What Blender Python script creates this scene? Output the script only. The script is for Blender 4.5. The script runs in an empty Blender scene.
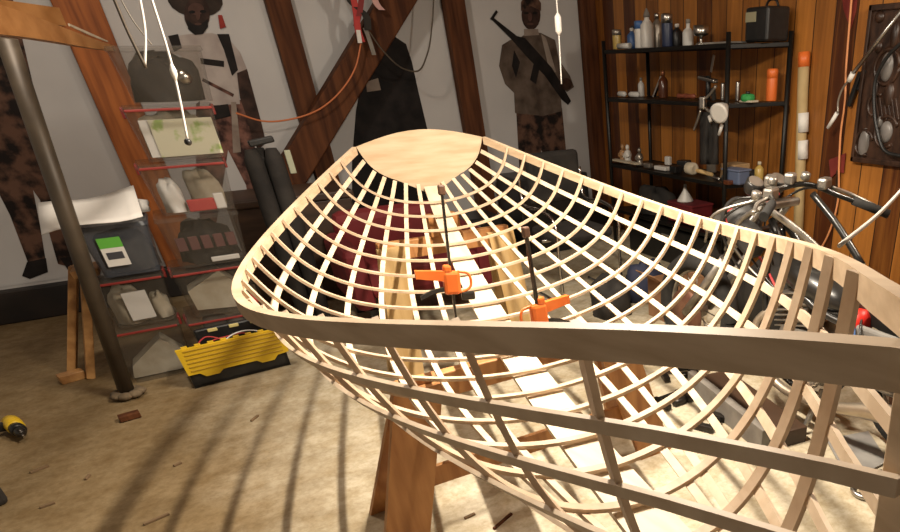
import bpy, bmesh, math, random
from mathutils import Vector, Matrix
random.seed(7)
SC = bpy.context.scene
COL = SC.collection
PI = math.pi
V = Vector

# ------------------------------------------------------------------ camera numbers
M = Matrix(((0.81757949, -0.32405749, 0.47597323), (-0.57546366, -0.43093402, 0.69508089), (-0.02013311, -0.84218918, -0.53880613)))
FPX, CX, CY = 636.778, 666.206, 469.674
CAM = V((0, 0, 1.5))

def ray(u, v):
    return M @ V(((u - CX) / FPX, (v - CY) / FPX, 1.0))
def onx(u, v, x):
    r = ray(u, v); return CAM + r * ((x - CAM.x) / r.x)
def ony(u, v, y):
    r = ray(u, v); return CAM + r * ((y - CAM.y) / r.y)
def onz(u, v, z=0.0):
    r = ray(u, v); return CAM + r * ((z - CAM.z) / r.z)

# ------------------------------------------------------------------ materials
MATS = {}
def mat(name, c1, c2=None, rough=.6, metal=0., scale=6., stretch=(1, 1, 1), bump=0., detail=4., spec=.5, ramp=(.35, .65), trans=0., alpha=1., emit=None, coat=0.):
    """noise-mixed two-colour principled material in object space"""
    if name in MATS: return MATS[name]
    m = bpy.data.materials.new(name); m.use_nodes = True
    nt = m.node_tree; b = nt.nodes['Principled BSDF']
    b.inputs['Roughness'].default_value = rough
    b.inputs['Metallic'].default_value = metal
    b.inputs['Specular IOR Level'].default_value = spec
    b.inputs['Transmission Weight'].default_value = trans
    b.inputs['Alpha'].default_value = alpha
    b.inputs['Coat Weight'].default_value = coat
    if emit:
        b.inputs['Emission Color'].default_value = (*emit[0], 1); b.inputs['Emission Strength'].default_value = emit[1]
    if c2 is None:
        b.inputs['Base Color'].default_value = (*c1, 1)
    if c2 is not None or bump:
        tc = nt.nodes.new('ShaderNodeTexCoord'); mp = nt.nodes.new('ShaderNodeMapping')
        mp.inputs['Scale'].default_value = stretch
        nz = nt.nodes.new('ShaderNodeTexNoise'); nz.inputs['Scale'].default_value = scale; nz.inputs['Detail'].default_value = detail
        nt.links.new(tc.outputs['Object'], mp.inputs['Vector']); nt.links.new(mp.outputs['Vector'], nz.inputs['Vector'])
        if c2 is not None:
            r = nt.nodes.new('ShaderNodeValToRGB')
            r.color_ramp.elements[0].position = ramp[0]; r.color_ramp.elements[1].position = ramp[1]
            r.color_ramp.elements[0].color = (*c1, 1); r.color_ramp.elements[1].color = (*c2, 1)
            nt.links.new(nz.outputs['Fac'], r.inputs['Fac']); nt.links.new(r.outputs['Color'], b.inputs['Base Color'])
        if bump:
            bp = nt.nodes.new('ShaderNodeBump'); bp.inputs['Strength'].default_value = bump; bp.inputs['Distance'].default_value = .01
            nt.links.new(nz.outputs['Fac'], bp.inputs['Height']); nt.links.new(bp.outputs['Normal'], b.inputs['Normal'])
    MATS[name] = m
    return m

# ------------------------------------------------------------------ things, parts
ORG = {}
def tagged(o, label=None, cat=None, group=None, kind=None):
    if label: o['label'] = label
    if cat: o['category'] = cat
    if group: o['group'] = group
    if kind: o['kind'] = kind
    return o
def thing(name, loc, label, cat, group=None):
    o = bpy.data.objects.new(name, None); COL.objects.link(o)
    o.location = V(loc); o.empty_display_size = .05
    ORG[o.name] = V(loc)
    return tagged(o, label, cat, group)

def frame_from(d, up=(0, 0, 1)):
    d = V(d).normalized(); up = V(up)
    if abs(d.dot(up.normalized())) > .98: up = V((1, 0, 0)) if abs(d.x) < .9 else V((0, 1, 0))
    s = d.cross(up).normalized(); n = s.cross(d).normalized()
    return s, n

class MB:
    """collects shapes (world coordinates) and links them as one mesh"""
    def __init__(s): s.v = []; s.f = []; s.sm = []
    def _add(s, vs, fs, smooth=False):
        o = len(s.v); s.v += [V(x) for x in vs]; s.f += [[i + o for i in f] for f in fs]; s.sm += [smooth] * len(fs); return s
    def box(s, c, size, rot=None, bev=0.):
        """rot: Matrix 3x3 or z angle"""
        R = Matrix.Rotation(rot, 3, 'Z') if isinstance(rot, (int, float)) else (rot or Matrix.Identity(3))
        c = V(c); h = V(size) / 2
        if bev <= 0:
            vs = [c + R @ V((x * h.x, y * h.y, z * h.z)) for x in (-1, 1) for y in (-1, 1) for z in (-1, 1)]
            return s._add(vs, [(0, 1, 3, 2), (4, 6, 7, 5), (0, 4, 5, 1), (2, 3, 7, 6), (0, 2, 6, 4), (1, 5, 7, 3)])
        bev = min(bev, .45 * min(size))
        bm = bmesh.new(); bmesh.ops.create_cube(bm, size=1)
        for v in bm.verts: v.co = V((v.co.x * size[0], v.co.y * size[1], v.co.z * size[2]))
        bmesh.ops.bevel(bm, geom=bm.edges[:], offset=bev, segments=2, affect='EDGES', profile=.5)
        bm.verts.index_update()
        vs = [c + R @ v.co for v in bm.verts]; fs = [[v.index for v in f.verts] for f in bm.faces]; bm.free()
        return s._add(vs, fs)
    def tube(s, path, r, n=10, cap=True, smooth=True):
        path = [V(q) for q in path]; rs = r if isinstance(r, (list, tuple)) else [r] * len(path)
        vs = []; fs = []; L = len(path)
        s_, n_ = None, None
        for i, q in enumerate(path):
            d = (path[min(i + 1, L - 1)] - path[max(i - 1, 0)])
            if d.length < 1e-9: d = V((0, 0, 1))
            d.normalize()
            if s_ is None: s_, _ = frame_from(d); n_ = d.cross(s_).normalized()
            else:
                s_ = (s_ - d * s_.dot(d))
                if s_.length < 1e-6: s_, _ = frame_from(d)
                s_.normalize(); n_ = d.cross(s_).normalized()
            for k in range(n):
                a = 2 * PI * k / n
                vs.append(q + (s_ * math.cos(a) + n_ * math.sin(a)) * rs[i])
        for i in range(L - 1):
            for k in range(n):
                k2 = (k + 1) % n
                fs.append((i * n + k, i * n + k2, (i + 1) * n + k2, (i + 1) * n + k))
        s._add(vs, fs, smooth)
        if cap:
            o = len(s.v) - len(vs)
            s.f.append([o + k for k in range(n)][::-1]); s.sm.append(False)
            s.f.append([o + (L - 1) * n + k for k in range(n)]); s.sm.append(False)
        return s
    def strip(s, path, wid, thk, w, t, closed_ends=True):
        """rectangular section along path; wid[i], thk[i] unit directions, w and t sizes (or lists)"""
        L = len(path); vs = []; fs = []
        for i in range(L):
            q = V(path[i]); ww = (w[i] if isinstance(w, (list, tuple)) else w) / 2; tt = (t[i] if isinstance(t, (list, tuple)) else t) / 2
            a = V(wid[i]) * ww; b = V(thk[i]) * tt
            vs += [q - a - b, q + a - b, q + a + b, q - a + b]
        for i in range(L - 1):
            for k in range(4):
                k2 = (k + 1) % 4
                fs.append((i * 4 + k, i * 4 + k2, i * 4 + 4 + k2, i * 4 + 4 + k))
        fs.append((3, 2, 1, 0)); o = (L - 1) * 4; fs.append((o, o + 1, o + 2, o + 3))
        return s._add(vs, fs)
    def beam(s, a, b, w, t, up=(0, 0, 1), bev=0.):
        a = V(a); b = V(b); d = b - a; L = d.length; sd, n = frame_from(d, up)
        R = Matrix((sd, d.normalized(), n)).transposed()
        return s.box((a + b) / 2, (w, L, t), R, bev)
    def lathe(s, base, prof, n=16, axis=(0, 0, 1), smooth=True):
        base = V(base); d = V(axis).normalized(); a, b = frame_from(d)
        vs = []; fs = []
        for (r, h) in prof:
            for k in range(n):
                t = 2 * PI * k / n
                vs.append(base + d * h + (a * math.cos(t) + b * math.sin(t)) * max(r, 1e-4))
        for i in range(len(prof) - 1):
            for k in range(n):
                k2 = (k + 1) % n
                fs.append((i * n + k, i * n + k2, (i + 1) * n + k2, (i + 1) * n + k))
        s._add(vs, fs, smooth)
        o = len(s.v) - len(vs)
        s.f.append([o + k for k in range(n)][::-1]); s.sm.append(False)
        s.f.append([o + (len(prof) - 1) * n + k for k in range(n)]); s.sm.append(False)
        return s
    def prism(s, poly, ext):
        """poly: list of 3D points (planar, ordered), ext: extrusion vector"""
        n = len(poly); ext = V(ext); poly = [V(q) for q in poly]
        vs = poly + [q + ext for q in poly]
        fs = [list(range(n))[::-1], [n + i for i in range(n)]]
        for i in range(n):
            j = (i + 1) % n; fs.append((i, j, n + j, n + i))
        return s._add(vs, fs)
    def ball(s, c, r, n=14, m=9, R=None):
        c = V(c); r = V((r, r, r)) if isinstance(r, (int, float)) else V(r); R = R or Matrix.Identity(3)
        vs = []; fs = []
        for i in range(m + 1):
            th = PI * i / m
            for k in range(n):
                a = 2 * PI * k / n
                vs.append(c + R @ V((r.x * math.sin(th) * math.cos(a), r.y * math.sin(th) * math.sin(a), r.z * math.cos(th))))
        for i in range(m):
            for k in range(n):
                k2 = (k + 1) % n; fs.append((i * n + k, (i + 1) * n + k, (i + 1) * n + k2, i * n + k2))
        return s._add(vs, fs, True)
    def torus(s, c, R, r, axis=(0, 0, 1), n=28, m=8, a0=0., a1=2 * PI):
        c = V(c); d = V(axis).normalized(); a, b = frame_from(d)
        full = abs(a1 - a0 - 2 * PI) < 1e-6
        path = [c + (a * math.cos(a0 + (a1 - a0) * k / n) + b * math.sin(a0 + (a1 - a0) * k / n)) * R for k in range(n + 1)]
        return s.tube(path, r, m, cap=not full)
    def grid(s, P):
        nu = len(P); nv = len(P[0]); vs = [q for row in P for q in row]
        fs = [(i * nv + j, i * nv + j + 1, (i + 1) * nv + j + 1, (i + 1) * nv + j) for i in range(nu - 1) for j in range(nv - 1)]
        return s._add(vs, fs, True)
    def build(s, name, material, parent=None, label=None, cat=None, group=None, kind=None, solid=0.):
        me = bpy.data.meshes.new(name)
        if parent is not None: org = ORG[parent.name]
        else:
            xs = [v.x for v in s.v]; ys = [v.y for v in s.v]; zs = [v.z for v in s.v]
            org = V(((min(xs) + max(xs)) / 2, (min(ys) + max(ys)) / 2, min(zs)))
        me.from_pydata([v - org for v in s.v], [], s.f)
        bm = bmesh.new(); bm.from_mesh(me)
        bmesh.ops.recalc_face_normals(bm, faces=bm.faces[:]); bm.to_mesh(me); bm.free()
        for p_, sm in zip(me.polygons, s.sm): p_.use_smooth = sm
        me.materials.append(material)
        o = bpy.data.objects.new(name, me); COL.objects.link(o)
        if parent is not None: o.parent = parent
        else: o.location = org
        if solid:
            md = o.modifiers.new('thickness', 'SOLIDIFY'); md.thickness = solid; md.offset = 0
        ORG[o.name] = org
        return tagged(o, label, cat, group, kind)

def curve(pts, n=8):
    """Catmull-Rom through points"""
    pts = [V(q) for q in pts]; out = []; L = len(pts)
    ch = [max((pts[i + 1] - pts[i]).length, 1e-6) for i in range(L - 1)]
    tg = []
    for i in range(L):
        if i == 0: tg.append((pts[1] - pts[0]) / ch[0])
        elif i == L - 1: tg.append((pts[-1] - pts[-2]) / ch[-1])
        else: tg.append(((pts[i] - pts[i - 1]) / ch[i - 1] * ch[i] + (pts[i + 1] - pts[i]) / ch[i] * ch[i - 1]) / (ch[i] + ch[i - 1]))
    for i in range(L - 1):
        p1 = pts[i]; p2 = pts[i + 1]; m1 = tg[i] * ch[i]; m2 = tg[i + 1] * ch[i]
        for k in range(n):
            t = k / n
            out.append(p1 * (2 * t ** 3 - 3 * t * t + 1) + m1 * (t ** 3 - 2 * t * t + t) + p2 * (3 * t * t - 2 * t ** 3) + m2 * (t ** 3 - t * t))
    out.append(pts[-1]); return out
# ================================================================== setting
YW, XW, ZC = 6.484, 3.70, 3.3       # back wall, right wall, ceiling

def floor_material():
    m = bpy.data.materials.new('stained_concrete'); m.use_nodes = True; nt = m.node_tree; b = nt.nodes['Principled BSDF']
    N = nt.nodes.new; L = nt.links.new
    tc = N('ShaderNodeTexCoord')
    def noise(sc, det, st=(1, 1, 1)):
        mp = N('ShaderNodeMapping'); mp.inputs['Scale'].default_value = st
        nz = N('ShaderNodeTexNoise'); nz.inputs['Scale'].default_value = sc; nz.inputs['Detail'].default_value = det; nz.inputs['Roughness'].default_value = .65
        L(tc.outputs['Object'], mp.inputs['Vector']); L(mp.outputs['Vector'], nz.inputs['Vector']); return nz
    def ramp(a, b_, ca, cb, src):
        r = N('ShaderNodeValToRGB'); r.color_ramp.elements[0].position = a; r.color_ramp.elements[1].position = b_
        r.color_ramp.elements[0].color = (*ca, 1); r.color_ramp.elements[1].color = (*cb, 1); L(src, r.inputs['Fac']); return r
    def mix(kind, fac, a, b_):
        x = N('ShaderNodeMix'); x.data_type = 'RGBA'; x.blend_type = kind; x.inputs[0].default_value = fac
        L(a, x.inputs[6]); L(b_, x.inputs[7]); return x
    n1 = noise(1.3, 8); n2 = noise(9, 6); n3 = noise(.7, 3, (1, 2.4, 1)); n4 = noise(45, 3)
    base = ramp(.3, .72, (.46, .40, .285), (.68, .62, .49), n1.outputs['Fac'])
    spk = ramp(.35, .62, (.74, .68, .58), (1, 1, 1), n2.outputs['Fac'])
    grain = ramp(.3, .6, (.78, .75, .7), (1, 1, 1), n4.outputs['Fac'])
    # worn oil stain on the left half of the shop
    sep = N('ShaderNodeSeparateXYZ'); L(tc.outputs['Object'], sep.inputs[0])
    ma = N('ShaderNodeMath'); ma.operation = 'MULTIPLY_ADD'; ma.inputs[1].default_value = -.8; ma.inputs[2].default_value = -.22
    L(sep.outputs['X'], ma.inputs[0])
    ad = N('ShaderNodeMath'); ad.operation = 'ADD'; L(ma.outputs[0], ad.inputs[0]); L(n3.outputs['Fac'], ad.inputs[1])
    st = ramp(.38, 1.0, (1, 1, 1), (.45, .365, .255), ad.outputs[0])
    c = mix('MULTIPLY', 1, base.outputs[0], spk.outputs[0]); c2 = mix('MULTIPLY', 1, c.outputs[2], grain.outputs[0]); c3 = mix('MULTIPLY', 1, c2.outputs[2], st.outputs[0])
    L(c3.outputs[2], b.inputs['Base Color'])
    b.inputs['Roughness'].default_value = .7; b.inputs['Specular IOR Level'].default_value = .25
    bp = N('ShaderNodeBump'); bp.inputs['Strength'].default_value = .25; bp.inputs['Distance'].default_value = .01
    L(n2.outputs['Fac'], bp.inputs['Height']); L(bp.outputs['Normal'], b.inputs['Normal'])
    return m
def planks_material(name, dark, light, axis_scale, width_scale, rough=.4):
    """varnished boards: each board its own tone, long grain, dark joint"""
    m = bpy.data.materials.new(name); m.use_nodes = True; nt = m.node_tree; b = nt.nodes['Principled BSDF']
    N = nt.nodes.new; L = nt.links.new
    tc = N('ShaderNodeTexCoord'); sep = N('ShaderNodeSeparateXYZ'); L(tc.outputs['Object'], sep.inputs[0])
    mu = N('ShaderNodeMath'); mu.operation = 'MULTIPLY'; mu.inputs[1].default_value = width_scale; L(sep.outputs['Y'], mu.inputs[0])
    fl_ = N('ShaderNodeMath'); fl_.operation = 'FLOOR'; L(mu.outputs[0], fl_.inputs[0])
    fr = N('ShaderNodeMath'); fr.operation = 'FRACT'; L(mu.outputs[0], fr.inputs[0])
    wn = N('ShaderNodeTexWhiteNoise'); wn.noise_dimensions = '1D'; L(fl_.outputs[0], wn.inputs['W'])
    mp = N('ShaderNodeMapping'); mp.inputs['Scale'].default_value = axis_scale; L(tc.outputs['Object'], mp.inputs['Vector'])
    ofs = N('ShaderNodeCombineXYZ'); m5 = N('ShaderNodeMath'); m5.operation = 'MULTIPLY'; m5.inputs[1].default_value = 31.; L(wn.outputs['Value'], m5.inputs[0]); L(m5.outputs[0], ofs.inputs['Z'])
    va = N('ShaderNodeVectorMath'); va.operation = 'ADD'; L(mp.outputs[0], va.inputs[0]); L(ofs.outputs[0], va.inputs[1])
    nz = N('ShaderNodeTexNoise'); nz.inputs['Scale'].default_value = 3; nz.inputs['Detail'].default_value = 6; nz.inputs['Distortion'].default_value = 1.2; L(va.outputs[0], nz.inputs['Vector'])
    av = N('ShaderNodeMath'); av.operation = 'MULTIPLY_ADD'; av.inputs[1].default_value = .55; L(wn.outputs['Value'], av.inputs[0])
    hf = N('ShaderNodeMath'); hf.operation = 'MULTIPLY'; hf.inputs[1].default_value = .6; L(nz.outputs['Fac'], hf.inputs[0]); L(hf.outputs[0], av.inputs[2])
    r = N('ShaderNodeValToRGB'); r.color_ramp.elements[0].position = .30; r.color_ramp.elements[1].position = .90
    r.color_ramp.elements[0].color = (*dark, 1); r.color_ramp.elements[1].color = (*light, 1); L(av.outputs[0], r.inputs['Fac'])
    j = N('ShaderNodeMath'); j.operation = 'LESS_THAN'; j.inputs[1].default_value = .045; L(fr.outputs[0], j.inputs[0])
    x = N('ShaderNodeMix'); x.data_type = 'RGBA'; L(j.outputs[0], x.inputs[0]); L(r.outputs[0], x.inputs[6]); x.inputs[7].default_value = (.03, .012, .005, 1)
    L(x.outputs[2], b.inputs['Base Color']); b.inputs['Roughness'].default_value = rough
    return m

m_floor = floor_material()
m_wallb = mat('grey_print_wall', (.46, .445, .43), (.52, .505, .49), rough=.32, scale=2.5, bump=.05)
m_wood_r = planks_material('varnished_boards', (.075, .019, .004), (.50, .195, .036), (6, 6, .4), 5.6)
m_timber = mat('brown_timber', (.20, .054, .011), (.42, .13, .028), rough=.6, spec=.3, scale=3, stretch=(7, 7, .6))
m_timber_d = mat('dark_timber', (.05, .016, .006), (.12, .042, .015), spec=.2, rough=.7, scale=3, stretch=(7, 7, .6))
m_base = mat('black_sill', (.006, .004, .003), (.02, .012, .008), rough=.6, scale=4)
m_ceil = mat('ceiling_boards', (.12, .08, .05), (.2, .14, .09), rough=.8, scale=3)

def struct(name, mb, m): return mb.build(name, m, kind='structure')
struct('floor', MB().box((.5, 2.5, -.05), (8.4, 11, .1)), m_floor)
struct('wall_back', MB().box((.5, YW + .06, ZC / 2), (8.4, .12, ZC)), m_wallb)
struct('wall_right', MB().box((XW + .06, 2.5, ZC / 2), (.12, 7.9, ZC)), m_wood_r)
struct('ceiling', MB().box((.5, 2.5, ZC + .05), (8.4, 11, .1)), m_ceil)
struct('baseboard_back', MB().box((.1, YW - .05, .11), (7.2, .1, .22), bev=.008), m_base)

def post(n, x0, x1, m, th=.10):
    struct('trim_%d' % n, MB().box(((x0 + x1) / 2, YW - th / 2, ZC / 2 + .11), (x1 - x0, th, ZC - .22), bev=.006), m)
post(1, -.31, -.055, m_timber)
post(2, .93, 1.10, m_timber_d)
post(3, 2.262, 2.44, m_timber_d)
post(4, XW - .14, XW, m_timber_d)
# diagonal knee brace in front of the back wall
a = ony(393, 5, YW - .2); b = ony(296, 165, YW - .2)
d = (b - a); b = a + d * 1.3
struct('trim_5', MB().beam(a - d * .45, b + d * .1, .215, .16, up=(0, 1, 0), bev=.01), m_timber_d)
# ================================================================== the boat frame
RB = Matrix(((-0.18554961, 0.98256688, -0.01156174), (-0.98242077, -0.18525071, 0.02305654), (0.02051277, 0.01563662, 0.99966731)))
CB = V((22.743259, -2.153018, 1.558568)); DB = .16875
def b2w(q): return RB @ (V(q) - CB) * DB + CAM
def poly(c, t): return sum(ci * t ** i for i, ci in enumerate(c))
XE = 20.80
def hb(X):
    b = poly((2.050535, 9.763454, -7.375543, -8.440852, 4.44894), min(X, 19.3) / 20)
    if X > 19.3: b += -.545 * (X - 19.3)
    return math.sqrt(max(b, 0) ** 2 + .0064)
def sheer(X): return poly((0, -4.922717, 3.403738, 6.577557, -4.646295), X / 20)
def keel(X): return poly((-1.228581, -8.440278, 10.763018, -3.651815), X / 20)
def surf(X, u, side, off=0.):
    t = X / 20; b = hb(X); z1 = sheer(X); z0 = keel(X)
    al = .117241 + .030781 * t; be = .739409 - .050608 * t; ga = .888271 - .013932 * t; de = .574934 - .064044 * t; e2 = .0598 - .028147 * t
    v = 1 - u
    y = b * (4 * v ** 3 * u * al + 6 * v * v * u * u * be + 4 * v * u ** 3 * ga + u ** 4)
    z = z0 + (z1 - z0) * (6 * v * v * u * u * e2 + 4 * v * u ** 3 * (1 - de) + u ** 4)
    return V((X, y * side, z))
def ribX(n):
    t = n / 20; return n + 20 * (.198459 * t * (t - 1) - .211203 * t * (t - 1) * (t - .5))
U0 = (.847336, .697867, .574885, .460477, .344902, .208858); U1 = (.029245, .075869, .047075, .020124, .004944, .08974)

m_ash = mat('pale_ash', (.55, .425, .295), (.68, .555, .41), rough=.55, scale=5, stretch=(3, 3, 3))
m_oak = mat('bent_oak', (.45, .325, .215), (.57, .44, .31), rough=.55, scale=5, stretch=(3, 3, 3))
m_gun = mat('gunwale_ash', (.49, .36, .23), (.62, .48, .33), rough=.5, scale=5, stretch=(4, 1, 9))
m_ply = mat('birch_plywood', (.47, .34, .21), (.57, .44, .30), rough=.45, scale=4, stretch=(1.2, 2, 9), detail=6)
m_keel = mat('white_pine', (.56, .46, .33), (.66, .57, .43), rough=.5, scale=4, stretch=(9, 1, 4))

org = b2w((10, 0, keel(10)))
boat = thing('boat_frame', org, 'skeleton of a wooden dinghy, pale ribs and stringers with a plywood transom, on trestles', 'boat')

def normal_out(X, u, side):
    e = 1e-3
    du = surf(X, min(u + e, 1), side) - surf(X, max(u - e, 0), side)
    dx = surf(X + .01, u, side) - surf(X - .01, u, side)
    n = du.cross(dx); n.normalize()
    c = V((X, 0, sheer(X) - .5))
    if n.dot(surf(X, u, side) - c) < 0: n = -n
    return n, du.normalized()

# ribs, bent round the inside of the stringers, one strip each
NR = 19
for n in range(1, NR + 1):
    X = ribX(n); path = []; wid = []; thk = []
    K = 26
    for k in range(2 * K + 1):
        s = k / K - 1
        side = -1 if s < 0 else 1
        u = abs(s) ** .75 if abs(s) > 1e-6 else 0.
        q = surf(X, u, side); nn, du = normal_out(X, max(u, .08), side)
        if k == K: nn = V((0, 0, -1))
        nn.x = 0; nn.normalize()
        q = q - nn * .022
        if u == 1: q.z += .0
        path.append(b2w(q)); wid.append(RB @ V((1, 0, 0))); thk.append(RB @ nn)
    MB().strip(path, wid, thk, .0195 if n < 13 else .0195 + .0009 * (n - 12), .0095).build('rib', m_oak, boat)
# stringers
for side in (1, -1):
    for j in range(6):
        path = []; wid = []; thk = []
        for i in range(61):
            X = -.34 + (XE + .36) * i / 60
            u = min(max(U0[j] + U1[j] * X / 20, 0), 1)
            nn, du = normal_out(X, u, side)
            q = surf(X, u, side) + nn * .035
            path.append(b2w(q)); wid.append(RB @ du); thk.append(RB @ nn)
        MB().strip(path, wid, thk, .019, .0085).build('stringer', m_ash, boat)
    # gunwale
    path = []; wid = []; thk = []
    for i in range(81):
        X = -.36 + (XE + .54) * i / 80
        dx = V((.02, side * (hb(X + .01) - hb(X - .01)), 0)); o = V((-dx.y, dx.x, 0)).normalized() * side
        if X > 19.9: o = V((0, side, 0)) if False else o
        q = V((X, hb(X) * side, sheer(X) - .0955)) + o * .055
        path.append(b2w(q)); wid.append(RB @ V((0, 0, 1))); thk.append(RB @ o)
    MB().strip(path, wid, thk, .205 * DB, .021).build('gunwale', m_gun, boat)
# keelson: the wide pale plank along the bottom, under the ribs
path = []; wid = []; thk = []; ws = []
for i in range(61):
    X = -.3 + (XE + .2) * i / 60
    path.append(b2w((X, 0, keel(X) - .09))); wid.append(RB @ V((0, 1, 0)))
    dz = (keel(X + .05) - keel(X - .05)) / .1
    thk.append(RB @ V((-dz, 0, 1)).normalized()); ws.append(.075 + .035 * min(1, max(0, X) / 6) - .07 * max(0, (X - 18) / 3))
MB().strip(path, wid, thk, ws, .014).build('keelson', m_keel, boat)
# transom
X = -.38; out = []
for k in range(41):
    s = k / 20 - 1; side = -1 if s < 0 else 1
    q = surf(X, abs(s), side); q.z -= .42 * max(0, 1 - abs(s) / .45) ** 1.3; out.append(q)
r = out[-1]; l = out[0]
for k in range(1, 12):
    t = k / 12; out.append(r.lerp(l, t) + V((0, 0, .33 * math.sin(PI * t))))
MB().prism([b2w(q) for q in out], RB @ V((-.012, 0, 0))).build('transom', m_ply, boat)
# stem at the bow
pa = b2w((XE, 0, sheer(XE) + .06)); pb = b2w((XE + .05, 0, keel(XE) - .15))
MB().beam(pa, pb, .03, .05, up=RB @ V((1, 0, 0)), bev=.002).build('stem', m_gun, boat)
# ================================================================== life-size photo prints on the back wall
def lay(poly2, k, mb=None, th=.0012, cv=0):
    """flat layer number k of the print: pixel outline carried onto the wall plane"""
    y = YW - .006 - .0016 * k
    pts = [ony(u, v, y) for u, v in poly2]
    if cv:
        pts = curve(pts + [pts[0]], 4)[:-1]
    return (mb or MB()).prism(pts, (0, -th, 0))
def oval(c, rx, ry, n=18, rot=0.):
    return [(c[0] + rx * math.cos(a) * math.cos(rot) - ry * math.sin(a) * math.sin(rot), c[1] + rx * math.cos(a) * math.sin(rot) + ry * math.sin(a) * math.cos(rot)) for a in [2 * PI * i / n for i in range(n)]]
m_sheet = mat('print_grey', (.45, .44, .435), (.52, .51, .50), rough=.34, spec=.35, scale=1.4)
m_camo = mat('print_camo', (.012, .008, .007), (.115, .06, .04), rough=.6, spec=.15, scale=9, ramp=(.42, .58))
m_camo2 = mat('print_camo_red', (.03, .014, .012), (.21, .10, .075), rough=.6, spec=.15, scale=10, ramp=(.4, .6))
m_jack = mat('print_olive', (.055, .038, .028), (.135, .10, .078), rough=.6, spec=.15, scale=7, ramp=(.35, .65))
m_skin = mat('print_skin', (.018, .010, .008), (.06, .032, .024), rough=.6, spec=.15, scale=12)
m_skinl = mat('print_skin_light', (.07, .036, .027), (.10, .05, .04), rough=.6, spec=.15, scale=14)
m_blk = mat('print_black', (.006, .005, .005), (.018, .014, .013), rough=.6, spec=.15, scale=8)
m_shirt = mat('print_shirt', (.34, .29, .27), (.47, .42, .39), rough=.6, spec=.15, scale=7)
m_strapp = mat('print_strap', (.22, .17, .14), (.3, .25, .21), rough=.6, spec=.15, scale=9)
m_redp = mat('print_red', (.22, .02, .02), (.3, .04, .03), rough=.6, spec=.15, scale=9)

def poster(x0, x1, label):
    p = thing('poster', ((x0 + x1) / 2, YW - .01, .24), label, 'poster', None)
    MB().box(((x0 + x1) / 2, YW - .003, 1.45), (x1 - x0, .005, 2.42)).build('paper_sheet', m_sheet, p)
    return p
G = 'life-size photo prints on the back wall'
# far left: camouflage trousers
p1 = poster(-1.9, -.32, 'life-size print of a person in dark camouflage, far left behind the leaning pole')
lay([(-30, -20), (8, -20), (18, 20), (32, 80), (44, 130), (50, 180), (62, 220), (76, 262), (70, 267), (58, 264), (50, 236), (40, 200), (33, 190), (40, 225), (46, 262), (30, 268), (24, 252), (10, 215), (-8, 180), (-30, 120)], 1).build('camouflage_suit', m_camo, p1)
lay([(27, 262), (46, 258), (48, 272), (30, 279), (22, 276)], 2).build('shoe', m_blk, p1)
lay([(60, 258), (76, 256), (80, 264), (68, 270)], 2).build('shoe', m_blk, p1)
lay(oval((-26, -50), 11, 17), 1).build('head', m_skin, p1)
# hat man
p2 = poster(-.05, .925, 'life-size print of a person in a brimmed hat and pale shirt, above the storage bins')
lay([(196, 104), (206, 96), (241, 100), (248, 120), (262, 175), (268, 215), (252, 222), (246, 185), (228, 150), (222, 190), (216, 225), (200, 222), (196, 160)], 1).build('camouflage_trousers', m_camo2, p2)
lay([(168, 40), (182, 35), (190, 34), (212, 33), (228, 38), (240, 52), (247, 69), (237, 74), (240, 104), (200, 106), (199, 75), (180, 55), (166, 52)], 2).build('shirt', m_shirt, p2)
lay([(237, 73), (247, 69), (254, 95), (262, 125), (266, 143), (258, 150), (252, 138), (246, 115), (240, 98)], 3).build('arm', m_skin, p2)
lay([(168, 36), (178, 34), (182, 48), (174, 52)], 4).build('vest_strap', m_blk, p2)
lay([(217, 34), (229, 34), (238, 70), (232, 76), (224, 50)], 4).build('vest_strap', m_blk, p2)
lay([(200, 58), (224, 61), (224, 67), (201, 64)], 4).build('chest_strap', m_blk, p2)
lay([(203, 78), (234, 94), (233, 97), (202, 81)], 4).build('sling', m_camo2, p2)
lay([(212, 106), (228, 104), (231, 116), (214, 120)], 5).build('pouch', m_blk, p2)
lay([(231, 102), (236, 102), (241, 152), (233, 153)], 5).build('pale_sash', m_strapp, p2)
hd = lay(oval((197, 14), 13, 18), 5).build('head', m_skin, p2)
lay(oval((196, 9), 8, 6), 6).build('forehead', m_skinl, hd)
lay([(187, 20), (193, 24), (201, 24), (208, 19), (208, 27), (203, 34), (195, 35), (188, 29)], 6).build('beard', m_blk, hd)
lay(oval((198, 15.5), 2.2, 4.5), 7).build('nose', m_skinl, hd)
lay(oval((192, 12), 3.2, 1.6), 7).build('eye', m_blk, hd)
lay(oval((203, 11.5), 3.2, 1.6), 7).build('eye', m_blk, hd)
lay(oval((198, 24), 3.6, 1.3), 7).build('mouth', m_skinl, hd)
lay(oval((195, 0), 28, 17, rot=.15), 4).build('hat', mat('print_hat', (.02, .014, .011), (.05, .034, .026), rough=.6, spec=.15, scale=8), p2)
lay([(218, 15), (222, 15), (226, 27), (220, 29)], 7).build('red_tassel', m_redp, p2)
# black figure behind the brace
p3 = poster(1.105, 2.258, 'life-size print of a person in black, half hidden behind the diagonal brace')
lay([(352, 215), (352, 160), (356, 110), (364, 70), (376, 42), (394, 36), (406, 44), (412, 62), (418, 90), (428, 132), (436, 215)], 1).build('robe', m_blk, p3)
lay([(366, 82), (378, 78), (381, 90), (367, 92)], 2).build('pale_badge', m_strapp, p3)
lay(oval((391, 14), 13, 19), 2).build('head', m_skin, p3)
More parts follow.
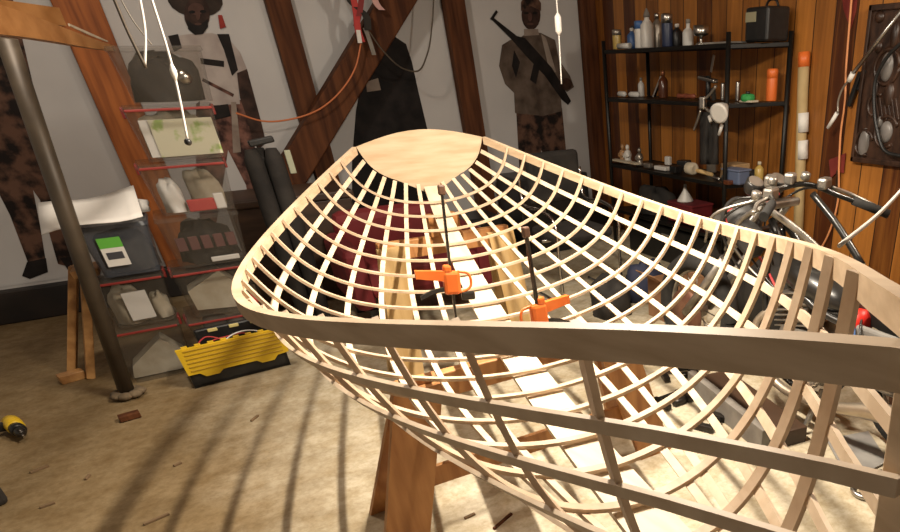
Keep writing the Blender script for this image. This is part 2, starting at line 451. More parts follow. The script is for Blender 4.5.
# rifle man
p4 = poster(2.445, 3.555, 'life-size print of a person with a rifle across the shoulder, left of the wooden wall')
lay([(516, 108), (562, 108), (566, 150), (571, 195), (580, 232), (560, 236), (553, 195), (546, 160), (541, 150), (544, 190), (545, 225), (524, 232), (520, 180)], 1).build('camouflage_trousers', m_camo, p4)
lay([(521, 37), (530, 31), (541, 33), (555, 40), (559, 60), (570, 76), (574, 87), (567, 92), (560, 87), (562, 111), (543, 116), (515, 113), (514, 93), (505, 84), (499, 66), (502, 45), (510, 40)], 2).build('jacket', m_jack, p4)
lay([(514, 50), (520, 62), (516, 78), (512, 66)], 3).build('sleeve_fold', m_blk, p4)
lay([(541, 34), (546, 38), (556, 72), (550, 74)], 3).build('sling', m_strapp, p4)
hd = lay(oval((531, 15), 9.5, 15), 3).build('head', m_skin, p4)
lay([(521, 11), (521, 2), (525, -4), (536, -4), (541, 3), (541, 11), (531, 6)], 4).build('cap', m_camo, hd)
lay(oval((530, 17), 2, 4.5), 4).build('nose', m_skinl, hd)
lay(oval((526, 13), 2.6, 1.3), 4).build('eye', m_blk, hd)
lay(oval((535, 13), 2.6, 1.3), 4).build('eye', m_blk, hd)
lay(oval((530.5, 24), 3.2, 1.2), 4).build('mouth', m_skinl, hd)
lay([(524, 29), (538, 29), (539, 35), (524, 36)], 4).build('collar', m_strapp, p4)
rf = lay([(490, 19), (496, 10), (498, 12), (494, 18), (517, 36), (525, 38), (552, 68), (566, 92), (571, 101), (568, 105), (562, 100), (545, 76), (528, 58), (512, 40), (493, 21)], 5).build('rifle', m_blk, p4)
lay([(534, 62), (540, 66), (536, 84), (530, 80)], 6).build('magazine', m_blk, rf)
lay(oval((566, 84), 6, 6), 5).build('hand', m_skin, p4)
# ================================================================== left side of the shop
m_pine = mat('orange_pine', (.36, .17, .055), (.52, .28, .10), rough=.5, scale=3, stretch=(6, 6, 6))
m_board = mat('rack_board', (.26, .11, .03), (.38, .18, .06), rough=.5, scale=4, stretch=(.4, 2.5, 2.5))
m_pole = mat('dull_steel_pole', (.06, .046, .032), (.095, .073, .05), rough=.5, metal=.2, scale=6)
m_stone = mat('rough_stone', (.10, .07, .04), (.19, .14, .085), rough=.9, scale=14, bump=.5)
m_black = mat('black_plastic', (.008, .008, .008), (.014, .014, .014), rough=.4, scale=20)
m_yellow = mat('yellow_plastic', (.62, .40, .012), (.70, .46, .02), rough=.4, scale=8)
m_clear = mat('smoky_clear_plastic', (.115, .10, .08), None, rough=.18, alpha=.27)
m_dblue = mat('blue_grey_plastic', (.07, .08, .10), None, rough=.25, alpha=.62)
m_redp_ = mat('red_plastic', (.20, .018, .015), (.26, .028, .022), rough=.4, scale=9)
m_cloth = mat('canvas_cloth', (.42, .36, .26), (.56, .50, .39), rough=.9, scale=9, bump=.4)
m_white = mat('white_paper', (.70, .68, .64), (.78, .76, .72), rough=.7, scale=5)
m_dark = mat('dark_cloth', (.012, .010, .009), (.03, .026, .022), rough=.85, scale=8, bump=.3)
m_green = mat('green_print', (.12, .45, .05), None, rough=.6)
m_map = mat('green_map_print', (.62, .60, .45), (.30, .42, .12), rough=.7, scale=9, ramp=(.52, .6))
m_redc = mat('red_cloth', (.40, .03, .035), (.5, .06, .05), rough=.8, scale=9)
m_grey = mat('grey_cloth', (.16, .14, .12), (.26, .24, .21), rough=.9, scale=7, bump=.4)
m_rope = mat('white_cord', (.78, .76, .72), None, rough=.6)
m_orangec = mat('orange_cord', (.55, .16, .05), None, rough=.5)

# leaning pole with its foot
f0 = onz(130, 397); tp = ony(6, 38, 4.20)
pole = thing('leaning_pole', (f0.x, f0.y, 0), 'dark steel pole leaning on the left, foot in a rough stone', 'pole')
d = (tp - V((f0.x, f0.y, .05)))
MB().tube([V((f0.x, f0.y, .05)), V((f0.x, f0.y, .05)) + d], .037, 16).build('shaft', m_pole, pole)
rb = MB()
for k in range(7):
    a = k * .9; rb.ball((f0.x + .05 * math.cos(a), f0.y + .05 * math.sin(a), .025), (.036, .033, .02), 8, 6)
rb.build('stone_foot', m_stone, pole)
q = onz(131, 419)
MB().box((q.x, q.y, .018), (.09, .05, .03), .15, bev=.004).build('wood_offcut', m_timber_d, None, 'small brown wood offcut lying at the foot of the leaning pole', 'offcut')

# boards on the overhead rack
a = ony(-200, -17, 3.1); b = ony(112, 44, 4.9)
d = (b - a).normalized(); sd, nn = frame_from(d)
rack = thing('overhead_board', a, 'long brown board at upper left, its split end in front of the timber post', 'board')
mb = MB(); L = (b - a).length; path = []; w_ = []; t_ = []
for k in range(13):
    t = k / 12; path.append(a + d * L * t + nn * (.02 * math.sin(t * 5) * t)); w_.append(  .12 * (1 - .8 * max(0, t - .35) / .65)); t_.append(.05 * (1 - .7 * max(0, t - .6) / .4))
mb.strip(path, [nn] * 13, [sd] * 13, w_, t_).build('plank', m_board, rack)
q = a + d * L * .98
MB().strip([b - d * .35 + nn * .05 - sd * .02, b - d * .15 + nn * .03 - sd * .025, b + d * .01 + nn * .012 - sd * .02], [nn] * 3, [sd] * 3, [.01, .012, .006], .006).build('pale_splinter', m_cloth, rack, 'pale split sliver along the edge')
a2 = ony(-60, 2, 4.35); b2 = ony(60, 17, 4.95); d2 = (b2 - a2).normalized(); s2, n2 = frame_from(d2)
MB().strip([a2, b2], [n2] * 2, [s2] * 2, .075, .03).build('overhead_board', m_board, None, 'shorter squared board lying above the long split board at upper left', 'board')

# low trestle with two orange legs
q = onz(78, 380)
tr = thing('wooden_trestle', (q.x, q.y, 0), 'small orange pine trestle standing between the leaning pole and the back wall', 'trestle')
bt = onz(80, 380); topp = ony(77, 270, bt.y)
MB().beam((bt.x - .045, bt.y + .14, 0), (topp.x - .02, bt.y + .10, topp.z), .05, .04, bev=.004).build('leg', m_pine, tr)
MB().beam((bt.x + .05, bt.y, 0), (topp.x + .03, bt.y + .03, topp.z), .06, .04, bev=.004).build('leg', m_pine, tr)
MB().box((bt.x - .03, bt.y + .02, .025), (.12, .07, .05), .3, bev=.005).build('foot_block', m_pine, tr)
MB().box((topp.x + .03, bt.y + .07, topp.z - .02), (.12, .2, .04), bev=.004).build('top_rail', m_pine, tr)

# ---------------------------------------------------------------- storage bins
def bin_(x0, x1, z0, z1, y0, label, body=None, red=True, dep=.36, tap=.025):
    body = body or m_clear
    c = V(((x0 + x1) / 2, y0 + dep / 2, z0))
    t = thing('storage_bin', c, label, 'storage bin', 'storage bins stacked on the left')
    w = x1 - x0; h = z1 - z0 - .006
    mb = MB(); th = .004
    def ring(z, ins, k=0):
        hx = w / 2 - ins; hy = dep / 2 - ins
        r = .03
        pts = []
        for (sx, sy, a0) in ((1, 1, 0), (-1, 1, PI / 2), (-1, -1, PI), (1, -1, 3 * PI / 2)):
            for i in range(4):
                a = a0 + PI / 2 * i / 3
                pts.append(V((c.x + sx * (hx - r) + r * math.cos(a), c.y + sy * (hy - r) + r * math.sin(a), z)))
        return pts
    rows = [ring(z0 + .004, tap), ring(z0 + h * .5, tap * .5), ring(z0 + h - .02, 0)]
    vs = [q for r in rows for q in r]; fs = []
    for i in range(2):
        for k in range(16): fs.append((i * 16 + k, i * 16 + (k + 1) % 16, (i + 1) * 16 + (k + 1) % 16, (i + 1) * 16 + k))
    fs.append(list(range(16))[::-1]); mb._add(vs, fs); mb.build('tub', body, t)
    mb = MB()
    for zz, ins in ((z0 + h - .02, -.008), (z0 + h, -.004)):
        mb.v += ring(zz, ins)
    for k in range(16): mb.f.append([k, (k + 1) % 16, 16 + (k + 1) % 16, 16 + k]); mb.sm.append(False)
    mb.f.append(list(range(16, 32))); mb.sm.append(False); mb.f.append(list(range(16))[::-1]); mb.sm.append(False)
    lid = mb.build('lid', m_redp_ if red == 2 else body, t)
    if red:
        MB().box((c.x, y0 - .010, z0 + h - .016), (w * .97, .010, .012), bev=.003).build('front_rim', m_redp_, t, 'red clamping rim')
        for sx in (-1, 1): MB().box((c.x + sx * (w / 2 + .006), y0 + dep * .5, z0 + h - .03), (.014, .09, .05), bev=.004).build('latch', m_redp_, t, 'red side latch')
    return t
YB = 4.5
R_ = [(-.09, .30, 1.372, 1.625), (-.125, .262, 1.112, 1.372), (-.165, .228, .852, 1.112), (-.185, .20, .575, .852), (-.215, .165, .30, .575), (-.24, .14, .0, .30)]
L_ = [(-.525, -.225, .585, .855), (-.575, -.255, .315, .585), (-.615, -.28, .0, .315)]
bin_(*R_[0], YB, 'smoky clear bin full of dark things, topmost of the tall stack', red=False)
bin_(*R_[1], YB, 'clear bin with a green and cream map inside, second from top of stack')
bin_(*R_[2], YB, 'clear bin with white bags and a red packet, third from top')
bin_(*R_[3], YB, 'clear bin of dark goods with pale tags, directly under the bin with the red packet', red=False)
bin_(*R_[4], YB, 'red-rimmed clear bin holding a folded cream cloth, just above the yellow toolbox')
bin_(*R_[5], YB, 'clear bin on the floor directly behind the yellow toolbox')
bin_(*L_[0], YB, 'blue-grey bin with a green and white label, top of the short stack by the pole', body=m_dblue, red=False)
bin_(*L_[1], YB, 'red-rimmed clear bin with crumpled white bags, middle of the short stack by the pole')
bin_(*L_[2], YB, 'clear bin with a slumped cream sack, bottom of the short stack by the pole')

def lump(name, c, r, m, label, cat, seed=0, amp=.25, flat=.25):
    """crumpled soft thing resting on its own base"""
    rnd = random.Random(seed); mb = MB(); n, k = 18, 11
    ph = [rnd.uniform(0, 6.28) for _ in range(8)]
    vs = []; c = V(c)
    for i in range(k + 1):
        th = PI * i / k
        for j in range(n):
            a = 2 * PI * j / n
            f = 1 + amp * (math.sin(2 * a + ph[0] + th) * .4 + math.sin(5 * a + ph[1] - 3 * th) * .3 + math.sin(4 * th + ph[2] + 3 * a) * .3)
            ct = math.cos(th); z = math.copysign(abs(ct) ** .7, ct) * r[2] * f
            vs.append(c + V((math.sin(th) ** .6 * math.cos(a) * r[0] * f, math.sin(th) ** .6 * math.sin(a) * r[1] * f, max(z, -r[2] * flat) + r[2] * flat)))
    fs = []
    for i in range(k):
        for j in range(n): fs.append((i * n + j, (i + 1) * n + j, (i + 1) * n + (j + 1) % n, i * n + (j + 1) % n))
    mb._add(vs, fs, True)
    return mb.build(name, m, None, label, cat)
def inside(r, dx, dy, zoff=.008): return ((r[0] + r[1]) / 2 + dx, YB + .18 + dy, r[2] + zoff)
lump('dark_bundle', inside(R_[0], 0, 0), (.145, .13, .155), m_dark, 'dark bundle of cloth inside the topmost clear bin', 'cloth', 1)
q = inside(R_[0], .08, -.13); MB().ball((q[0], q[1], q[2] + .105), (.035, .025, .035)).build('tin_lid', mat('tin', (.5, .47, .42), None, rough=.25, metal=1), None, 'small shiny tin pressed against the front of the topmost bin', 'tin')
c = inside(R_[1], 0, -.06)
mp_ = MB().box((c[0] + .03, YB + .03, c[2] + .10), (.28, .006, .17)).build('folded_map', m_map, None, 'green and cream printed map standing in the second bin of the tall stack', 'map')
MB().box((c[0] - .10, YB + .045, c[2] + .10), (.10, .01, .17)).build('printed_sheet', m_white, None, 'cream paper sheet beside the map in the second bin', 'paper')
lump('cream_cloth', inside(R_[1], 0, .05), (.15, .08, .16), m_cloth, 'cream cloth packed behind the map in the second bin', 'cloth', 2)
lump('white_bag', inside(R_[2], -.10, -.07), (.05, .05, .12), m_white, 'crumpled white bag at the left in the third bin of the tall stack', 'bag', 3)
lump('white_bag', inside(R_[2], .06, .03), (.08, .08, .14), m_cloth, 'cream bag in the middle of the third bin of the tall stack', 'bag', 4)
c = inside(R_[2], .02, -.13); MB().box((c[0], c[1], c[2] + .03), (.13, .03, .06), bev=.006).build('red_packet', m_redc, None, 'bright red packet lying at the front of the third bin', 'packet')
c = inside(R_[2], .11, -.12); MB().box((c[0], c[1], c[2] + .04), (.05, .03, .08), bev=.006).build('white_carton', m_white, None, 'small white carton right of the red packet', 'carton')
lump('dark_goods', inside(R_[3], 0, .02), (.15, .13, .16), m_dark, 'dark goods filling the bin under the red packet bin', 'goods', 5)
for k in range(5):
    c = inside(R_[3], -.12 + .06 * k, -.15); MB().box((c[0], c[1], c[2] + .12), (.045, .012, .07), .1, bev=.003).build('tagged_pouch', mat('maroon_pouch', (.09, .03, .03), (.14, .05, .045), rough=.7), None, 'maroon pouch in the row standing at the front of the dark bin', 'pouch', 'maroon pouches in the dark bin')
c = inside(R_[3], .06, -.145); MB().box((c[0], c[1] + .01, c[2] + .02), (.14, .02, .025), bev=.004).build('pale_box', m_white, None, 'thin pale box lying below the row of maroon pouches', 'box')
a = inside(R_[4], 0, -.07); MB().prism([V((a[0] - .14, a[1] - .02, a[2] + .02)), V((a[0] + .09, a[1] - .02, a[2] + .0)), V((a[0] + .13, a[1] - .02, a[2] + .10)), V((a[0] + .03, a[1] - .02, a[2] + .22)), V((a[0] - .15, a[1] - .02, a[2] + .13))], (0, .16, 0)).build('folded_cloth', m_cloth, None, 'folded cream canvas in the bin above the toolbox', 'cloth')
c = inside(R_[4], .15, -.13); MB().ball((c[0], c[1], c[2] + .04), .032).build('string_ball', m_redc, None, 'small reddish ball of string beside the folded canvas', 'string')
lump('grey_bundle', inside(R_[5], 0, 0), (.15, .13, .18), m_grey, 'grey bundle in the floor bin behind the toolbox', 'cloth', 7)
lump('dark_fabric', inside(L_[0], 0, .02), (.12, .12, .15), m_grey, 'grey fabric inside the blue-grey bin', 'cloth', 8)
q = R_[0]; lx = (L_[0][0] + L_[0][1]) / 2
lb = thing('bin_label', (lx - .03, YB - .008, .64), 'green and white printed label on the blue-grey bin', 'label')
MB().box((lx - .035, YB - .007, .70), (.10, .002, .105)).build('white_panel', m_white, lb)
MB().box((lx - .035, YB - .008, .765), (.10, .003, .05)).build('green_panel', m_green, lb)
MB().box((lx - .035, YB - .009, .70), (.07, .002, .035), bev=.0005).build('drawing', mat('grey_ink', (.05, .05, .06), None), lb)
lump('white_bag', inside(L_[1], -.05, -.03), (.09, .09, .14), m_cloth, 'crumpled cream bag left in the middle bin by the pole', 'bag', 9)
c = inside(L_[1], .0, -.16); MB().box((c[0], c[1] + .015, c[2] + .10), (.11, .012, .15), .1).build('printed_leaflet', m_white, None, 'white printed leaflet at the front of the middle bin by the pole', 'paper')
lump('white_bag', inside(L_[1], .09, -.03), (.05, .07, .10), m_cloth, 'smaller crumpled cream bag right in the middle bin by the pole', 'bag', 10)
a = inside(L_[2], 0, -.08); MB().prism([V((a[0] - .15, a[1], a[2])), V((a[0] + .13, a[1], a[2])), V((a[0] + .14, a[1], a[2] + .08)), V((a[0] + .05, a[1], a[2] + .20)), V((a[0] - .13, a[1], a[2] + .07))], (0, .14, 0)).build('cream_sack', m_cloth, None, 'slumped cream sack inside the bottom bin by the pole', 'sack')
# loose paper and a bag on top of the short stack
mb = MB(); c0 = V((-.40, YB + .06, .858)); P_ = []
for i in range(9):
    row = []
    for j in range(7):
        x = -.24 + .42 * i / 8; y = -.16 + .34 * j / 6
        z = .02 + .012 * math.sin(i * .7 + j * .3) + .04 * i / 8 + (.015 * (j - 3))
        row.append(c0 + V((x, y, z + .02)))
    P_.append(row)
mb.grid(P_).build('paper_sheet', m_white, None, 'large white paper sheet draped on the blue-grey bin', 'paper', solid=.003)
lump('white_bundle', (-.27, YB + .30, .857), (.09, .06, .05), m_white, 'small white bundle lying behind the loose paper sheet', 'bundle', 12)

# ---------------------------------------------------------------- toolbox
tb = thing('toolbox', (-.03, 4.15, 0), 'black toolbox with a ribbed yellow front, open on the floor', 'toolbox')
Rz = Matrix.Rotation(math.radians(5), 3, 'Z')
def T(x, y, z): return V((-.065, 4.25, 0)) + Rz @ V((x, y, z))
w, dp, h = .50, .19, .17
MB().box(T(0, dp / 2, .012), (w, dp, .024), Rz, bev=.006).box(T(0, dp - .008, h / 2), (w, .016, h), Rz).box(T(-w / 2 + .008, dp / 2, h / 2), (.016, dp, h), Rz).box(T(w / 2 - .008, dp / 2, h / 2), (.016, dp, h), Rz).box(T(0, .008, .07), (w, .016, .14), Rz, bev=.004).build('body', m_black, tb)
pts = [(-.265, .215), (.265, .215), (.262, .07), (.20, .065), (.175, .04), (.11, .04), (.085, .06), (-.085, .06), (-.11, .04), (-.175, .04), (-.20, .065), (-.255, .065)]
fl_ = MB().prism([T(x, -.004 - .05 * (z - .04), z + .022) for x, z in pts], Rz @ V((0, -.014, -.002))).build('front_panel', m_yellow, tb, 'ribbed yellow front panel')
mb = MB()
for k in range(6):
    z = .085 + .023 * k; mb.box(T(0, -.021 - .05 * (z - .04), z + .022), (.47, .006, .007), Rz, bev=.002)
mb.build('rib_lines', mat('dark_yellow_plastic', (.40, .24, .008), None, rough=.45), fl_)
for k in range(8): MB().box(T(-.22 + .063 * k, -.012, .24), (.03, .014, .012), Rz, bev=.002).build('tooth', m_yellow, fl_)
ld = MB().box(T(.06, dp + .02, .20), (.40, .03, .12), Rz, bev=.01).build('raised_lid', m_black, tb)
for k in range(3): MB().box(T(-.05 + .11 * k, dp + .002, .245), (.05, .012, .018), Rz, bev=.003).build('latch', mat('pale_yellow', (.62, .52, .2), None), ld, 'pale yellow latch')
for k, (x0, x1) in enumerate(((-.2, .0), (-.05, .19), (-.12, .12))):
    MB().tube(curve([T(x0, .06 + .03 * k, .09), T(x0 + .03, .05 + .03 * k, .20), T((x0 + x1) / 2, .08 + .03 * k, .245 - .02 * k), T(x1 - .02, .07 + .03 * k, .20), T(x1, .09, .09)]), .004, 6).build('test_lead', (m_redc, m_white, m_redc)[k], None, ('red lead looping over the left half of the toolbox', 'white lead looping over the toolbox', 'red lead looping across the middle of the toolbox')[k], 'wire')

# ---------------------------------------------------------------- cordless drill lying on the floor
q = onz(21, 435); dr = thing('cordless_drill', (q.x, q.y, 0), 'yellow and black cordless drill lying on the floor at the left edge', 'drill')
ax = (onz(27, 445) - onz(12, 428)); ax.z = 0; ax.normalize(); sx = V((ax.y, -ax.x, 0)) * (1 if (ax.y) < 0 else 1); sx = sx if sx.x > 0 else -sx
cz = V((q.x, q.y, .042)) - ax * .02
MB().lathe(cz - ax * .09, [(.02, 0), (.036, .008), (.038, .05), (.036, .11), (.03, .12)], 16, ax).build('motor_housing', m_yellow, dr)
MB().lathe(cz + ax * .03, [(.031, 0), (.033, .03), (.026, .05)], 16, ax).build('torque_collar', m_black, dr)
MB().lathe(cz + ax * .08, [(.024, 0), (.024, .025), (.012, .05)], 14, ax).build('chuck', mat('dark_steel', (.06, .055, .05), None, rough=.3, metal=.8), dr)
MB().tube([cz + ax * .125, cz + ax * .165], .004, 8).build('bit', mat('bright_steel', (.5, .48, .45), None, rough=.25, metal=1), dr)
hb_ = MB().beam(cz - ax * .04, cz - ax * .07 - sx * .12, .04, .042, bev=.01).build('handle', m_black, dr)
MB().box(cz - ax * .075 - sx * .15, (.075, .06, .07), math.atan2(ax.y, ax.x), bev=.008).build('battery', m_yellow, dr)
m_chip = mat('wood_chip_brown', (.14, .085, .04), (.2, .13, .07), rough=.8)
q = onz(-14, 508); MB().box((q.x - .05, q.y, .045), (.22, .16, .09), .55, bev=.02).build('tool_pouch', m_dark, None, 'black tool pouch on the floor at the lower left edge', 'pouch')
for k, (u, v, l, an) in enumerate(((40, 470, .07, .4), (88, 478, .04, 1.2), (157, 520, .09, .3), (48, 506, .05, .2), (255, 419, .06, .9), (178, 465, .035, .5), (470, 517, .045, .1), (503, 522, .11, .5))):
    q = onz(u, v); MB().box((q.x, q.y, .005), (l, .012, .01), an, bev=.002).build('wood_chip', m_chip if k != 7 else m_timber_d, None,
        ('wood chip on the stained floor below the drill', 'tiny wood chip right of the drill', 'longest wood chip on the floor at lower left', 'wood chip beside the black tool pouch', 'wood chip on the floor below the toolbox', 'smallest wood chip between drill and boat', 'short wood chip on the floor right of the trestle leg', 'thin dark stick on the floor under the hull')[k], 'wood chip')

# ---------------------------------------------------------------- hanging cords
def cord(name, pts, r, m, label, n=8, knot=None, tipm=None):
    t = thing(name, pts[-1], label, 'cord')
    MB().tube(curve(pts, 6), r, n).build('cord', m, t)
    if knot: MB().lathe(knot[0], [(.002, 0), (knot[2], .02), (knot[2], knot[1] - .02), (.002, knot[1])], 10, knot[3]).build('toggle', m, t)
    if tipm: MB().ball(pts[-1], .010, 8, 6).build('tip', tipm, t)
    return t
yc = 2.6
a = ony(150, -6, yc); b = ony(171, 62, yc); c = ony(176, 82, yc); d = ony(188, 142, yc)
cord('toggle_rope', [V((a.x - .02, yc, ZC)), a, b, c, d], .0033, m_rope, 'white cord with a long toggle hanging in front of the storage bins', knot=(b, (c - b).length, .009, c - b), tipm=m_black)
cord('hanging_webbing', [V((ony(108, -6, yc).x, yc, ZC)), ony(112, -6, yc), ony(128, 32, yc), ony(146, 68, yc)], .004, m_pole, 'dark grey strap hanging left of the toggled white cord')
cord('hanging_strand', [V((ony(136, -6, yc + .1).x, yc + .1, ZC)), ony(139, -6, yc + .1), ony(145, 30, yc + .1), ony(145, 66, yc + .1)], .0033, m_rope, 'short white strand hanging between the grey strap and the toggled cord')
cord('hanging_thread', [V((ony(114, -6, yc + .2).x, yc + .2, ZC)), ony(118, -6, yc + .2), ony(134, 22, yc + .2), ony(152, 45, yc + .2)], .002, m_grey, 'thin greyish thread crossing behind the short white strand')
yr = 3.6
a = ony(556, -6, yr); b = ony(557.5, 12, yr); c = ony(559, 36, yr); d = ony(561.5, 84, yr)
cord('toggle_rope', [V((a.x, yr, ZC)), a, b, c, d], .0033, m_rope, 'white cord with a toggle hanging in front of the rifle print', knot=(b, (c - b).length, .017, c - b))
# straps and cords on the diagonal brace
yb = YW - .36
st = thing('strap_bundle', ony(366, 40, yb), 'bundle of red, white and black straps hanging on the diagonal brace', 'straps')
for pts, m, w_ in (([(352, -8), (356, 12), (358, 30), (362, 42)], m_redc, .045), ([(362, -8), (360, 10), (356, 26)], mat('dull_red_webbing', (.22, .03, .03), None, rough=.8), .04), ([(372, -8), (378, 6), (382, 10)], mat('pink_webbing', (.6, .36, .33), None, rough=.8), .045), ([(345, -8), (353, 4), (366, 16), (368, 30)], m_dark, .05), ([(365, 28), (370, 42), (374, 55)], m_grey, .03), ([(358, 30), (360, 43)], m_white, .03)):
    P_ = curve([ony(u, v, yb - .02 * random.random()) for u, v in pts], 5)
    MB().strip(P_, [V((1, 0, 0))] * len(P_), [V((0, 1, 0))] * len(P_), w_, .012).build('strap', m, st)
cord('red_rope', [ony(361, 43, yb), ony(356, 66, yb), ony(340, 92, yb), ony(318, 110, yb), ony(292, 119, yb), ony(262, 121, yb), ony(236, 113, yb)], .006, m_orangec, 'red-orange cord sagging from the brace across to the hat print')
cord('black_rope', [ony(434, -8, yb), ony(432, 25, yb), ony(427, 55, yb), ony(418, 71, yb), ony(404, 69, yb), ony(384, 52, yb), ony(368, 30, yb)], .006, m_pole, 'dark cord looping from above onto the diagonal brace')

# folded chair in its bag, chest, brown hide behind it
yf = 4.9
a = ony(246, 250, yf); b = ony(249, 146, yf); c = ony(262, 250, yf); d = ony(274, 146, yf)
def down(p): return V((p.x, p.y, 0))
fc = thing('folded_camp_chair', (a.x + .1, yf, 0), 'dark folded camp chair standing upright behind the left gunwale', 'camp chair')
for k, (x0, y0) in enumerate(((b.x - .0, yf), (b.x + .05, yf + .07), (b.x + .11, yf - .0))):
    MB().lathe((x0, y0, 0), [(.03, 0), (.045, .08), (.055, .6), (.052, b.z - .08), (.03, b.z - .02)], 12).build('cloth_roll', m_dark, fc)
MB().beam((b.x + .0, yf, b.z + .01), (b.x + .14, yf, b.z + .03), .04, .035, bev=.008).build('bracket', m_black, fc)
MB().box((b.x + .19, yf - .02, b.z - .10), (.035, .02, .13), bev=.004).build('pale_tag', mat('pale_green_tag', (.34, .36, .26), None), fc, 'pale hanging tag')
# ================================================================== trestles under the boat and what stands behind it
m_or = mat('orange_board', (.30, .12, .035), (.46, .22, .075), rough=.55, scale=3, stretch=(7, 7, .8))
m_ytim = mat('yellow_timber', (.46, .29, .11), (.60, .42, .2), rough=.55, scale=3, stretch=(7, 7, .8))
def trestle(yc, xc, hw_top, hw_bot, ztop, w, m, label, tb_):
    t = thing('sawhorse', (xc, yc, 0), label, 'sawhorse')
    MB().beam((xc - hw_top - .06, yc, ztop - .045), (xc + hw_top + .06, yc, ztop - .045), .045, .09, bev=.004).build('top_beam', m_or, t)
    if tb_: MB().box((xc, yc, ztop + tb_ / 2), (.16, .09, tb_), bev=.004).build('riser_block', m_or, t)
    for s in (-1, 1):
        for k, dy in ((0, -.04), (1, .04)):
            sp = -.22 if k == 0 else .22
            a = V((xc + s * hw_bot, yc + dy + (0 if k == 0 else sp), 0)); b = V((xc + s * hw_top, yc + dy, ztop - .02))
            d = (b - a).normalized()
            MB().strip([a, b], [V((1, 0, 0))] * 2, [V((0, 1, 0))] * 2, w if k == 0 else w * .7, .028).build('leg', m, t)
    MB().beam((xc - hw_bot * .9, yc + .02, .22), (xc + hw_bot * .9, yc + .02, .22), .02, .08, bev=.003).build('stretcher', m, t)
    return t
def keel_z(y):
    best = min((abs(b2w((X / 10, 0, keel(X / 10))).y - y), X / 10) for X in range(0, 206)); return b2w((best[1], 0, keel(best[1]) - .16))
k1 = keel_z(2.12); k2 = keel_z(3.55)
trestle(2.12, k1.x + .02, .38, .56, k1.z - .012, .165, m_or, 'brown plank sawhorse under the middle of the hull', 0)
trestle(3.55, k2.x + .0, .29, .36, k2.z - .012 - .10, .145, m_ytim, 'pale timber sawhorse under the stern', .10)

# dark red armchair
m_rch = mat('dark_red_upholstery', (.11, .006, .009), (.16, .010, .013), rough=.75, scale=6)
ac = thing('armchair', (1.15, 4.75, 0), 'dark red upholstered armchair behind the stern', 'armchair')
MB().box((1.15, 4.75, .33), (.75, .6, .22), bev=.05).build('seat_cushion', m_rch, ac)
MB().box((1.15, 5.06, .44), (.8, .16, .50), bev=.06).build('backrest', m_rch, ac)
for s in (-1, 1): MB().box((1.15 + s * .42, 4.78, .36), (.13, .66, .40), bev=.05).build('armrest', m_rch, ac)
for s in (-1, 1):
    for e in (-1, 1): MB().box((1.15 + s * .38, 4.78 + e * .27, .08), (.05, .05, .16)).build('leg', m_black, ac)
# dark chest and cabinet beside the camp chair
m_chest = mat('dark_brown_chest', (.035, .018, .01), (.075, .04, .022), rough=.5, scale=3, stretch=(1, 1, 6))
ch = thing('wooden_chest', (.62, 5.62, 0), 'dark brown wooden chest against the wall, left of the red armchair', 'chest')
MB().box((.60, 5.75, .36), (.78, .55, .70), bev=.012).build('carcass', m_chest, ch)
MB().box((.60, 5.75, .735), (.82, .6, .05), bev=.01).build('lid', m_chest, ch)
MB().box((.60, 5.46, .62), (.08, .02, .08), bev=.004).build('hasp', m_pole, ch)
# office chair with chrome frame
m_chrome = mat('chrome', (.6, .58, .55), None, rough=.2, metal=1)
oc = thing('office_chair', (2.25, 4.45, 0), 'black chair with a bent chrome tube frame, seen through the far ribs', 'chair')
MB().box((2.25, 4.45, .46), (.46, .44, .07), bev=.03).build('seat', m_dark, oc)
MB().box((2.28, 4.72, .80), (.44, .07, .34), .1, bev=.03).build('backrest', m_dark, oc)
for s in (-1, 1):
    x = 2.25 + s * .25
    MB().tube(curve([V((x, 4.72, .85)), V((x, 4.70, .66)), V((x, 4.4, .64)), V((x, 4.22, .60)), V((x, 4.2, .3)), V((x, 4.22, .02)), V((x, 4.5, .012)), V((x, 4.72, .012))], 5), .012, 8).build('side_frame', m_chrome, oc)
MB().tube([V((2.0, 4.45, .42)), V((2.5, 4.45, .42))], .012, 8).build('cross_bar', m_chrome, oc)
# small dark goods on the floor under the shelf and behind the boat
lump('blue_bag', (2.62, 4.02, 0), (.17, .14, .2), mat('navy_cloth', (.012, .016, .04), (.03, .035, .07), rough=.8, scale=7), 'navy blue cloth bag on the floor right of the black chair', 'bag', 31)
cb = thing('cardboard_box', (2.55, 3.55, 0), 'open brown cardboard box on the floor in front of the shelf', 'box')
m_cardb = mat('cardboard', (.22, .11, .05), (.30, .16, .08), rough=.8, scale=5)
bx = MB()
for s in (-1, 1): bx.box((2.55 + s * .15, 3.55, .13), (.008, .24, .26)).box((2.55, 3.55 + s * .12, .13), (.30, .008, .26))
bx.box((2.55, 3.55, .006), (.3, .24, .012)); bx.build('carton', m_cardb, cb)
for s in (-1, 1): MB().beam((2.55 + s * .15, 3.55, .26), (2.55 + s * .25, 3.55, .33), .23, .006).build('flap', m_cardb, cb)
lump('crumpled_paper', (2.72, 3.28, 0), (.10, .07, .06), m_cloth, 'crumpled cream paper on the floor beside the cardboard box', 'paper', 33)
lump('white_cloth', (1.95, 5.2, .0), (.16, .12, .16), m_white, 'pale cloth heap on the floor behind the black chair', 'cloth', 34)
ct = thing('plastic_crate', (1.75, 5.75, 0), 'black plastic crate at the wall behind the black chair', 'crate')
MB().box((1.9, 5.85, .2), (.6, .4, .4), bev=.02).build('crate_body', m_black, ct); MB().box((1.9, 5.64, .33), (.16, .02, .04)).build('grip', m_grey, ct)
ct2 = thing('speaker_box', (2.75, 5.85, 0), 'tall black cabinet in the corner below the rifle print', 'cabinet')
